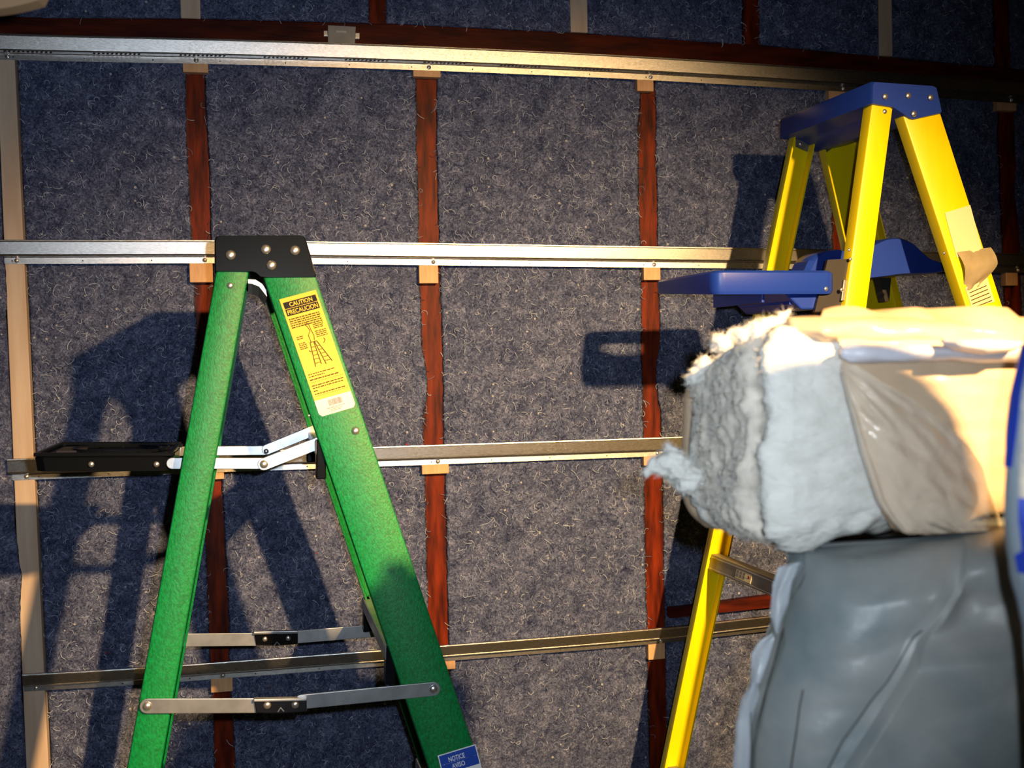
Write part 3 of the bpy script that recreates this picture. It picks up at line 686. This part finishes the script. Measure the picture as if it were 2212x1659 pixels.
for k in range(4):
    u = WS*.45+k*.05
    MB().hexa([S(u, .03, -.05-.004*k), S(u+.005, .03, -.05-.004*k), S(u+.005, dS-.03, -.05), S(u, dS-.03, -.05), S(u, .03, -.003), S(u+.005, .03, -.003), S(u+.005, dS-.03, -.003), S(u, dS-.03, -.003)]).build('rib', M_BLUE, so, bevel=.001)
MB().prism([S(WS*.5, .02, -.012), S(WS*.98, .02, -.012), S(WS*.93, .02, -.062), S(WS*.75, .02, -.062)], tY*.19).build('bracket', M_BLUE, so, bevel=.003)
MB().hexa([S(WS-.035, .012, -.066), S(WS+.030, .012, -.066), S(WS+.030, .018, -.066), S(WS-.035, .018, -.066), S(WS-.01, .012, .018), S(WS+.034, .012, .020), S(WS+.034, .018, .020), S(WS-.01, .018, .018)]).build('shelf_arm', M_ARM, yl)
rivet(Yn(1783, 624)-tY*.001, -tY, .004, yl)
rivet(Yn(1818, 626)+tY*0-sY*.0, -tY, .0035, yl)
# scalloped blue tray body between the rails
P2 = PY+tY*.14
out = [(1716, 600), (1722, 582), (1732, 563), (1750, 549), (1778, 542), (1808, 547), (1835, 545), (1868, 530), (1895, 519), (1925, 518), (1953, 530), (1974, 549), (1992, 563), (2015, 571), (2024, 580), (2020, 589), (1990, 594), (1930, 596), (1885, 602), (1820, 608), (1760, 606)]
def smooth_outline(P, k=4):
    o = []; n_ = len(P)
    for i in range(n_):
        p0, p1, p2, p3 = [Vector(P[(i+j-1) % n_]) for j in range(4)]
        for q in range(k):
            t_ = q/k; o.append(.5*((2*p1)+(-p0+p2)*t_+(2*p0-5*p1+4*p2-p3)*t_**2+(-p0+3*p1-3*p2+p3)*t_**3))
    return o
out = [tuple(v)[:2] for v in smooth_outline([(x, y, 0) for x, y in out])]
lp = [on(x, y, P2, cn)-tY*.03 for x, y in out]; cen = sum(lp, Vector())/len(lp); lq = [cen+(p-cen)*.93 for p in lp]
MB().loft([[p-tY*.004 for p in lq], [p+tY*.004 for p in lp], [p+tY*.05 for p in lp], [p+tY*.058 for p in lq]]).build('inner_tray', M_BLUE, yl, smooth=True)
q = [on(x, y, P2, cn)+tY*.0 for x, y in ((2000, 572), (2045, 570), (2045, 582), (2000, 584))]
MB().prism(q, tY*.03).build('tray_pin', M_ALUD, yl)
# spreader on far side glimpsed near the batt
q = [on(x, y, P2+tY*.06, cn) for x, y in ((1900, 600), (1925, 600), (1921, 650), (1912, 652))]
MB().prism(q, tY*.02).build('hinge', M_RUB, yl)
for x, y in ((2039, 547), (1836, 560), (1834, 540)): rivet(Yn(x, y)-tY*.001, -tY, .003, yl)
rivet(on(1502, 1313, PYf-tY*.001, nYf)-tY*.004, -tY, .0045, yl)
# labels on the front rail
def poly(px, fn, off, name, M, par, th=.0003): return MB().prism([fn(x, y)-tY*off for x, y in px], tY*th).build(name, M, par)
w1 = poly([(2040, 460), (2095, 443), (2121, 540), (2066, 556)], Yn, .001, 'blank_label', M_CREAM, yl); w1['label'] = 'blank cream label'
w2 = poly([(2084, 622), (2132, 600), (2148, 652), (2098, 664)], Yn, .001, 'printed_label', M_CREAM, yl); w2['label'] = 'faded printed label'
mb = MB()
for k in range(5):
    y0 = 618+8*k; mb.prism([Yn(2093+2*k, y0+14)-tY*.0014, Yn(2130+3*k, y0-2)-tY*.0014, Yn(2130+3*k, y0+0)-tY*.0014, Yn(2093+2*k, y0+16)-tY*.0014], tY*.0002)
mb.build('small_print', M_INKL, w2)
# curled paper tag
cur = []
for k in range(15):
    u = k/14; cy = 540+84*u; lft_, rgt_ = 2066+16*u+4*math.sin(3*u), 2136+6*math.sin(2.4*u)-55*max(0, u-.45)**1.1
    lift = .002+.016*math.sin(math.pi*min(1, u*1.1))
    row = []
    for i in range(7):
        v = i/6; row.append(Yn(lft_+(rgt_-lft_)*v, cy+10*(.5-v))-tY*(lift*(.35+.65*v)+.003*math.sin(8*v+5*u)))
    cur.append(row)
MB().strip(cur).build('curled_tag', M_PAPER, yl, smooth='all')

# ------------------------------------------------------------------ white fibreglass bundle in an opened bag
A2 = at(1478, 800, 1.05); B2 = at(1640, 800, .86); C2 = at(2285, 800, .91)
def hx(p): return Vector((p.x, p.y, 0))
A2, B2, C2 = hx(A2), hx(B2), hx(C2)
eA = (A2-B2); lenA = eA.length; eA.normalize(); eC = (C2-B2); lenC = eC.length; eC.normalize()
def zat(px, py, Zd): return at(px, py, Zd).z
ZTOP = zat(1700, 690, .89); ZBOT = zat(1700, 1205, .86)
def outl(px_y):  # top and bottom silhouettes in picture rows -> heights
    return px_y
def bundle_pt(s, w, infl=0.0, rough=1.0):
    """s in [0,1] around the footprint (end face, front face, right end, back); w in [0,1] bottom to top. returns world point"""
    return None
def rounded_loop(infl, nA, nC):
    """footprint loop: start at A2, to B2, to C2, to D (back)"""
    D = A2+eC*lenC*.98; pts_ = []
    cs = [A2, B2, C2, D+eA*0]; L = []
    cnt = [nA, nC, nA//2, nC//4]
    ctr = (A2+B2+C2+D)/4
    rad = .025
    for i in range(4):
        p, q, nn = cs[i], cs[(i+1) % 4], cs[(i+2) % 4]; d = (q-p).normalized(); d2 = (nn-q).normalized(); dl = (q-p).length
        for k in range(cnt[i]): 
            f = k/cnt[i]; x = rad+(dl-2*rad)*f; L.append((p+d*x, i, (x/dl)))
        # corner arc
        for k in range(4):
            f = (k+.5)/4; a_ = q-d*rad; b_ = q+d2*rad; L.append(((a_*(1-f)**2+q*2*f*(1-f)+b_*f*f), i, 1.0))
    return L, ctr
topA = [(0, -.052), (.25, -.02), (.5, -.004), (.8, .0), (1, .0)]
LOOP, CTR = rounded_loop(0, 44, 110)
def make_shell(infl, seed, fl=1.0, rows=64, plain=False):
    vs = []; fs = []; n = len(LOOP)
    for r in range(rows+1):
        w = r/rows
        for (p, i, f) in LOOP:
            # local drop of the top at the far-left end, sag of bottom
            endness = max(0, min(1, ((p-B2).dot(eA))/lenA)) ; alongC = max(0, (p-B2).dot(eC))/lenC
            zt = ZTOP-.040*endness**1.3-.008*alongC*(1-alongC); zb = ZBOT-.004*endness+.022*alongC
            # rounded top and bottom
            rr = .032; hh = zt-zb; z = zb+hh*w; dT = hh*(1-w); dB = hh*w
            ins = 0
            if dT < rr: ins = rr-math.sqrt(max(0, rr*rr-(rr-dT)**2))
            if dB < rr: ins = max(ins, rr-math.sqrt(max(0, rr*rr-(rr-dB)**2)))
            q = p+(CTR-p).normalized()*ins
            out_ = (p-CTR).normalized()
            if i == 0: out_ = -eC
            elif i == 1: out_ = Vector((eC.y, -eC.x, 0)); out_ = out_ if out_.dot(FH) < 0 else -out_
            d = 0
            if i == 0 or (i == 1 and f < .0): d = .009*nz(q.x*26, z*18+q.y*12, seed)+.005*nz(q.x*90, z*75, q.y*85)+.0035*nz(q.x*220, z*190, q.y*200)
            elif i == 1:
                d = .005*nz(q.x*11, z*20, seed)+.002*nz(q.x*35, z*90, seed+2)
                if alongC < .05: d += .006*nz(q.x*60, z*50, 2)
            else: d = .01*nz(q.x*8, z*8, seed)
            if not plain and z < zb+.02: d += .008*nz(q.x*50, q.y*50, z*60)
            if not plain and i == 0:                      # layered batts: shallow grooves
                g = abs((endness*3.2) % 1-.5)*2; d -= .010*(1-g)**6 if False else 0
                d -= .012*math.exp(-((endness-.12-.03*nz(z*9, 3))/.05)**2)
            q = q+out_*(d*fl+infl); vs.append(Vector((q.x, q.y, z+(infl if w == 1 else 0)+(.006*nz(q.x*30, q.y*30, 9) if w > .97 or w < .03 else 0))))
    for r in range(rows):
        for k in range(n): fs.append((r*n+k, r*n+(k+1) % n, (r+1)*n+(k+1) % n, (r+1)*n+k))
    return vs, fs, n
vs, fs, n = make_shell(0, 5)
mb = MB(); mb.add(vs, fs)
ct = CTR.copy(); R_ = 64
mb.v.append(Vector((CTR.x, CTR.y, ZTOP-.005))); mb.v.append(Vector((CTR.x, CTR.y, ZBOT+.03))); it, ib = len(mb.v)-2, len(mb.v)-1
for k in range(n): mb.f.append((R_*n+k, R_*n+(k+1) % n, it)); mb.f.append(((k+1) % n, k, ib))
bundle = thing('insulation_bundle', Vector((B2.x, B2.y, ZBOT)), 'bundle of white fibreglass batts poking out of an opened plastic bag', 'insulation')
core = mb.build('batt_core', [M_FLUFF, M_DUSTY], bundle, smooth='all')
for ip, p in enumerate(core.data.polygons):
    if ip < R_*n and (LOOP[ip % n][1] == 0 and LOOP[ip % n][2] < .97): p.material_index = 1
# wisps along the silhouette
rn = random.Random(11); hb = MB()
def wisp(p, d, ln, w, curl):
    q = p.copy(); a = d.normalized(); L1 = []; L2 = []; k = 6; ax = Vector((rn.uniform(-1, 1), rn.uniform(-1, 1), rn.uniform(-1, 1))).normalized()
    for i in range(k+1):
        s = a.cross(FW).normalized(); ww = w*(1-i/(k+.5)); L1.append(q+s*ww); L2.append(q-s*ww); q = q+a*ln/k; a = (a+ax.cross(a)*curl/k).normalized()
    hb.add(L1+L2, [(i, i+1, k+2+i, k+1+i) for i in range(k)])
cand = [v for v in vs if (v-CTR-ZV*v.z).dot(eA) > 0 or True]
idx_end = [r*n+k for r in range(R_+1) for k in range(52)]
for _ in range(5200):
    v = vs[rn.choice(idx_end)]; o_ = (Vector((v.x, v.y, 0))-CTR).normalized()
    d = (-eC*.9+eA*rn.uniform(-.3, .9)+Vector((rn.uniform(-.7, .7), rn.uniform(-.7, .7), rn.uniform(-.6, .7))))
    wisp(v, d, rn.uniform(.002, .008), rn.uniform(.00008, .0002), rn.uniform(-4, 4))
for _ in range(700):
    v = vs[R_*n+rn.randrange(0, 80)]; wisp(v-ZV*.005, Vector((rn.uniform(-1, .4), rn.uniform(-.5, .5), rn.uniform(.2, 1))), rn.uniform(.004, .013), rn.uniform(.0001, .00025), rn.uniform(-5, 5))
hb.build('fluff', M_HAIR, bundle, kind='stuff')
# loose tufts
def tuft(name, pxs, Z, hair, seed, spikes=1.0):
    """pxs: list of (px, py, radius px)"""
    global hb
    bm = bmesh.new(); 
    for (x, y, r_) in pxs:
        R__ = r_/F*Z; c = at(x, y, Z); mt = Matrix.Translation(c)
        bmesh.ops.create_icosphere(bm, subdivisions=4, radius=R__, matrix=mt)
    m0 = bpy.data.meshes.new('t'); bm.to_mesh(m0); bm.free(); t0_ = bpy.data.objects.new('t', m0); COL.objects.link(t0_)
    rm = t0_.modifiers.new('r', 'REMESH'); rm.mode = 'VOXEL'; rm.voxel_size = .0016; bpy.context.view_layer.update()
    m1 = bpy.data.meshes.new_from_object(t0_.evaluated_get(bpy.context.evaluated_depsgraph_get())); bpy.data.objects.remove(t0_)
    bm = bmesh.new(); bm.from_mesh(m1); bm.normal_update()
    for v in bm.verts:
        d = .35*nz(v.co.x*45, v.co.z*45, v.co.y*45+seed)+.3*nz(v.co.x*150, v.co.z*150, v.co.y*150)
        v.co += v.co.copy().normalized()*0 + v.normal*d*.010*spikes
    mb = MB(); bm.verts.index_update(); mb.add([v.co.copy() for v in bm.verts], [tuple(v.index for v in f.verts) for f in bm.faces]); bm.free()
    o = mb.build(name, M_FLUFF, bundle, smooth='all')
    keep = hb; hb = MB(); P_ = mb.v
    for _ in range(hair):
        v = rn.choice(P_); (x, y, r_) = rn.choice(pxs); c = at(x, y, Z); wisp(v, (v-c)+Vector((rn.uniform(-.01, .01), 0, rn.uniform(-.01, .01))), rn.uniform(.002, .008), rn.uniform(.00008, .0002), rn.uniform(-4, 4))
    hb.build('fluff', M_HAIR, o, kind='stuff'); hb = keep
    return o
tuft('loose_tuft', [(1400, 1022, 10), (1415, 1008, 17), (1440, 1005, 26), (1465, 1015, 34), (1450, 985, 20), (1443, 965, 10), (1485, 1035, 34)], .99, 900, 3)
tuft('loose_tuft', [(1690, 690, 16), (1700, 676, 8), (1660, 700, 18), (1630, 712, 18), (1600, 722, 16)], .90, 700, 6)
tuft('loose_tuft', [(1500, 815, 20), (1520, 790, 22), (1560, 745, 24), (1590, 728, 20)], 1.0, 700, 8)

# plastic bag around the right part
def plastic(name, color, rough, alpha, bump=.4, bsc=14, trans=0.0, sheen=.5, c2=None):
    M = mat(name, color, rough, spec=sheen, bump=bump, bscale=bsc, alpha=alpha, bdist=.02, var=c2, scale=8)
    return M
M_BAG = plastic('cream_bag', (.46, .345, .24), .26, 1.0, .4, 9, c2=(.52, .41, .30))
M_FLAP = plastic('clear_flap', (.80, .68, .55), .16, .6, .7, 16)
M_FOLD = plastic('white_fold', (.58, .58, .66), .3, 1.0, .3, 12)
M_LOW = plastic('cloudy_plastic', (.095, .145, .17), .42, 1.0, .3, 9, c2=(.28, .29, .29), sheen=.35)
M_EDGE = plastic('thin_plastic', (.38, .42, .47), .3, .85, .4, 12)
M_PRT = plastic('printed_bag', (.27, .33, .40), .35, 1.0, .3, 12)
M_PBL = plastic('blue_print', (.02, .05, .42), .35, 1.0, .3, 12)
open_curve = [(690, 1755), (740, 1812), (790, 1815), (850, 1838), (900, 1852), (960, 1858), (1030, 1875), (1090, 1895), (1130, 1915), (1165, 1940), (1240, 1990)]
vs2, fs2, n2 = make_shell(.008, 9, .8, plain=True)
keep = set()
for i, v in enumerate(vs2):
    x, y = pix(v); k = i % n2
    if x > clampi(open_curve, y)+6*nz(y*.05, 3) or (LOOP[k][1] >= 2): keep.add(i)
mb = MB(); mp_ = {}; 
tc_ = [Vector((CTR.x, CTR.y, ZTOP+.008))]
faces = [f for f in fs2 if all(j in keep for j in f)]
R2n = 64*n2
for k in range(n2):
    if R2n+k in keep and R2n+(k+1) % n2 in keep: faces.append((R2n+k, R2n+(k+1) % n2, len(vs2)))
vs2.append(tc_[0]); used_ = sorted(set(j for f in faces for j in f)); mp_ = {j: i for i, j in enumerate(used_)}
mb.v = [vs2[j] for j in used_]; mb.f = [tuple(mp_[j] for j in f) for f in faces]
bag = mb.build('bag', M_BAG, bundle, smooth='all', label='cream plastic bag around the batts')
# soft shoulder of the bag along the top (bulging cream roll)
def roll(tab, Zt, rad, name, M, par, seed, seg=18, amp=.25):
    loops = []
    xs = [tab[0][0]+(tab[-1][0]-tab[0][0])*k/60 for k in range(61)]
    for k, x in enumerate(xs):
        y, hpx = interp([(t_[0], t_[1]) for t_ in tab], x), interp([(t_[0], t_[2]) for t_ in tab], x)
        Z = interp(Zt, x); c = at(x, y, Z); hh = hpx/F*Z; e = min(1, .25+k/8)
        loops.append([c+ZV*(hh*math.cos(q)*(1+amp*.3*nz(x*.02, q*2, seed)))-FH*(rad*e*math.sin(q)*(1+amp*nz(x*.012, q*1.5, seed+4))) for q in [2*math.pi*j/seg for j in range(seg)]])
    return MB().loft(loops).build(name, M, par, smooth='all')
Zt = [(1700, .885), (1830, .90), (2290, .945)]
roll([(1700, 712, 26), (1760, 716, 34), (1830, 716, 34), (1950, 722, 38), (2060, 728, 36), (2200, 730, 46), (2285, 735, 50)], Zt, .032, 'bag_shoulder', M_BAG, bundle, 2)
roll([(1816, 762, 10), (1835, 762, 22), (1950, 763, 20), (2050, 762, 16), (2110, 762, 22), (2230, 757, 26), (2285, 757, 24)], [(1800, .852), (2290, .893)], .010, 'bag_fold', M_FOLD, bundle, 5)
roll([(2035, 737, 5), (2060, 745, 14), (2120, 748, 18), (2180, 746, 14), (2198, 742, 5)], [(2000, .852), (2200, .868)], .014, 'bag_fold', M_FOLD, bundle, 15)
# clear loose flap hanging on the front
top_e = [(1818, 785), (1850, 790), (1900, 822), (1970, 862), (2040, 915), (2090, 960), (2125, 1010), (2146, 1070), (2160, 1120), (2168, 1165)]
bot_e = [(1818, 800), (1835, 860), (1850, 905), (1866, 960), (1885, 1020), (1905, 1080), (1930, 1120), (1955, 1150), (2010, 1155), (2090, 1168)]
rows = []
for k in range(46):
    u = k/45*(len(top_e)-1); i = min(int(u), len(top_e)-2); f = u-i
    a_ = [top_e[i][j]*(1-f)+top_e[i+1][j]*f for j in (0, 1)]; b_ = [bot_e[i][j]*(1-f)+bot_e[i+1][j]*f for j in (0, 1)]; row = []
    for j in range(31):
        v = j/30; x, y = a_[0]*(1-v)+b_[0]*v, a_[1]*(1-v)+b_[1]*v
        Zd = .853+.000085*(x-1818)-.013*math.sin(math.pi*v)*min(1, k/12)-.005*nz(x*.008+y*.004, v*8, 3)-.0045*abs(nz((x*.55-y*.75)*.022, (x+y)*.003, 8))*2
        row.append(at(x, y, Zd))
    rows.append(row)
MB().strip(rows).build('clear_flap', M_FLAP, bundle, smooth='all', label='crumpled clear plastic flap')
rows = []
for k in range(40):
    u = k/39*(len(bot_e)-1); i = min(int(u), len(bot_e)-2); f = u-i
    b_ = [bot_e[i][j]*(1-f)+bot_e[i+1][j]*f for j in (0, 1)]; w_ = (4+16*math.sin(math.pi*min(1, k/34)))
    rows.append([at(b_[0]-w_*.55+w_*v/5, b_[1]+w_*.25-w_*.2*v/5+3*nz(k*.4, v), 0.850+.000085*(b_[0]-1818)-.007*math.sin(math.pi*v/5)) for v in range(6)])
MB().strip(rows).build('rolled_edge', M_FLAP, bundle, smooth='all')

# ------------------------------------------------------------------ lower bag: cloudy plastic over insulation, standing on the floor
left_t = [(1185, 1745), (1225, 1700), (1260, 1700), (1330, 1690), (1400, 1660), (1480, 1640), (1560, 1612), (1659, 1603), (2000, 1590), (3800, 1590)]
cr1 = [(1190, 1738), (1245, 1736), (1275, 1712), (1340, 1690), (1400, 1690), (1500, 1655), (1600, 1632), (1700, 1625)]
cr2 = [(1190, 2080), (1300, 2040), (1355, 1990), (1380, 1965), (1430, 1940), (1500, 1895), (1580, 1840), (1659, 1790), (1760, 1720)]
cr3 = [(1190, 1970), (1380, 1962), (1500, 1900)]
cr4 = [(1480, 1735), (1560, 1722), (1659, 1708), (1760, 1700)]
ZL = .86
czw = at(1700, 1195, ZL).z-.002
def lower_surface():
    front = []; back = []; zt = at(1900, 1190, ZL).z-.005; NV = 150
    def us(lx, y):
        c1 = (clampi(cr1, y)-lx)/(2300-lx); c2 = (clampi(cr2, y)-lx)/(2300-lx); c1 = max(.02, c1); c2 = max(c1+.03, c2)
        L = [(c1*i/16, 0) for i in range(17)]+[(c1+.0012, 1)]+[(c1+(c2-c1)*i/70, 1) for i in range(1, 71)]+[(c2+.0012, 2)]+[(c2+(1-c2)*i/80, 2) for i in range(1, 81)]
        return L
    for j in range(NV+21):
        z = zt-(zt-.98)*(j/NV) if j <= NV else .98*(1-(j-NV)/20)
        rowf = []; rowb = []
        py = min(PH/2-F*((z-CAM.z)/ZL-FW.z)/UP.z, 3800)
        lx = clampi(left_t, py); xl_ = hx(at(lx, py, ZL+.045)); xr_ = hx(at(2300, py, ZL))
        ax = (xr_-xl_); Lw = ax.length; ax = ax.normalized(); nn = Vector((ax.y, -ax.x, 0)); nn = nn if nn.dot(FH) < 0 else -nn
        h1 = .011*min(1, max(0, (py-1240)/60)); h2 = .016*min(1, max(0, (py-1365)/50))
        fade = max(0, 1-max(0, py-1760)/900)
        for u, side in us(lx, py):
            edge_ = min(1, (u*Lw)/.07); bulge = .07*math.sqrt(max(0, 1-(1-edge_)**2))
            p = xl_+ax*(Lw*u); q = Vector((p.x, p.y, z))+nn*bulge; x, y = pix(q)
            d = (h1 if side > 0 else 0)*fade+(h2 if side > 1 else 0)*fade
            if side == 1: d += .006*math.exp(-max(0, x-interp(cr1, y))/60)
            if side == 2: d += .010*math.exp(-max(0, x-interp(cr2, y))/90)*fade
            if side == 1: d -= .008*math.exp(-max(0, interp(cr2, y)-x)/70)*fade
            d += .012*math.exp(-((x-2020)/45)**2-((y-1305)/60)**2)+.012*math.exp(-((x-2120)/60)**2-((y-1262)/40)**2)-.008*math.exp(-((x-2090)/40)**2-((y-1330)/40)**2)
            d += .008*nz(q.x*8, z*7, 2)+.004*nz(q.x*21, z*17, 4)+.006*(abs(nz((q.x*.8+z*.6)*13, (q.x-z)*3.0, 6)))+.004*abs(nz((q.x*.3-z*.9)*30, (q.x+z*.3)*5, 16))-.003
            tp = min(1, (zt-z)/.03)
            if tp < 1: d -= .03*(1-math.sqrt(max(0, 1-(1-tp)**2)))
            up_ = ZV*(.024*min(1, max(0, u-.25)/.5)*max(0, 1-(zt-z)/.12))
            rowf.append(q+up_+nn*d); rowb.append(Vector((p.x, p.y, z))+up_-nn*(.12*math.sqrt(max(0, 1-(1-edge_)**2))))
        front.append(rowf); back.append(rowb)
    return front, back
front, back = lower_surface()
mb = MB(); loops = []
for f, b in zip(front, back): loops.append(f+list(reversed(b[::6])))
ln_ = len(loops[0]); mb.loft(loops)
lob = thing('plastic_bag', Vector((front[-1][40].x, front[-1][40].y, 0)), 'cloudy grey-blue plastic bag of insulation below the white batts', 'bag')
mb.build('bag_body', M_LOW, lob, smooth='all')
M_SHADE = mat('dark_crease_shade', (.045, .045, .04), .6)  # dark tubes draw in the thin shadows along the creases of overlapping sheets
def crease_shade(px):
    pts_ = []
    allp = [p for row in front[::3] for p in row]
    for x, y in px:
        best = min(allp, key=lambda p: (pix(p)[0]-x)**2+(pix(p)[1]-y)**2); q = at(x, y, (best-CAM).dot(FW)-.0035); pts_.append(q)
    MB().tube(pts_, .0006, 6).build('crease_shade', M_SHADE, lob)
crease_shade([(1742, 1205), (1740, 1240), (1730, 1262), (1712, 1290), (1700, 1330), (1690, 1370), (1673, 1430), (1656, 1490), (1640, 1550), (1628, 1610), (1624, 1659), (1622, 1720)])
crease_shade([(1992, 1362), (1975, 1375), (1962, 1395), (1940, 1435), (1915, 1475), (1885, 1510), (1850, 1560), (1820, 1600), (1795, 1650), (1770, 1700)])
crease_shade([(1735, 1490), (1727, 1530), (1721, 1580), (1713, 1630), (1706, 1680)])
crease_shade([(1621, 1478), (1622, 1540), (1624, 1620), (1625, 1700)])
# thin sheet edges along the left side
def sheet(tabL, tabR, Zd, name, y0, y1, seed):
    rows = []
    for k in range(50):
        y = y0+(y1-y0)*k/49; a_, b_ = interp(tabL, y), interp(tabR, y)
        rows.append([at(a_+(b_-a_)*v/8+2*nz(k*.3, v), y, Zd+.003*nz(y*.012, v*.5, seed)-.005*math.sin(math.pi*v/8)) for v in range(9)])
    return MB().strip(rows).build(name, M_EDGE, lob, smooth='all', label='thin pale plastic edge')
sheet([(1215, 1712), (1225, 1682), (1260, 1670), (1330, 1663), (1350, 1668), (1372, 1676)], [(1215, 1745), (1250, 1735), (1280, 1710), (1330, 1695), (1372, 1680)], .885, 'sheet_edge', 1215, 1372, 3)
sheet([(1370, 1665), (1385, 1640), (1410, 1624), (1470, 1621), (1490, 1620)], [(1370, 1690), (1440, 1680), (1520, 1655)], .889, 'sheet_edge', 1368, 1520, 4)
sheet([(1475, 1620), (1515, 1600), (1560, 1590), (1659, 1583), (1800, 1578)], [(1475, 1640), (1560, 1636), (1659, 1632), (1800, 1625)], .878, 'sheet_edge', 1475, 1790, 5)

# ------------------------------------------------------------------ printed bag at the right edge, resting on the cloudy bag
prof = [(245, 2560), (252, 2480), (280, 2400), (350, 2330), (500, 2272), (650, 2232), (735, 2214), (850, 2190), (950, 2180), (1050, 2173), (1120, 2172), (1180, 2177), (1250, 2190), (1300, 2208), (1360, 2222), (1700, 2235), (6000, 2240)]  # unseen upper part made tall to keep the lamp off the bundle front
Zp = .64; axis = hx(at(2650, 1000, Zp)); loops = []
ys = [245+1250*k/100 for k in range(101)]+[1700, 2600, 4000]
def ring_at(z, y):
    e = hx(at(clampi(prof, y), y, Zp)); rad = (axis-e).length
    return [Vector((axis.x, axis.y, z))+(RH*math.cos(q)*rad+FH*math.sin(q)*rad*.33)*(1+.02*nz(q*3, z*14, 5)+.008*nz(q*11, z*30, 2)) for q in [2*math.pi*k/72 for k in range(72)]]
for y in ys:
    z = at(2200, y, Zp).z
    if z > .02: loops.append(ring_at(z, y))
loops.append(ring_at(0.0005, 6000))
pb = thing('plastic_bag', Vector((axis.x, axis.y, 0)), 'white plastic bag with blue print at the right edge of view', 'bag')
mb = MB(); mb.loft(loops[::-1]); mb.build('bag_body', M_PRT, pb, smooth='all')
# blue printed bands as separate film patches just proud of the bag
def patch(qa, qb, ra, rb, name, slant=0):
    rows = []
    for r in range(ra, rb):
        rows.append([loops[r][k % 72]+(loops[r][k % 72]-Vector((axis.x, axis.y, loops[r][k % 72].z))).normalized()*.0012 for k in range(qa+int(slant*(r-ra)), qb+int(slant*(r-ra))+1)])
    return MB().strip(rows).build(name, M_PBL, pb, smooth='all')
patch(34, 38, 40, 62, 'printed_band'); patch(39, 42, 66, 80, 'printed_band', -.1)

print('tris', sum(len(p.vertices)-2 for o in bpy.data.objects if o.type == 'MESH' for p in o.data.polygons))
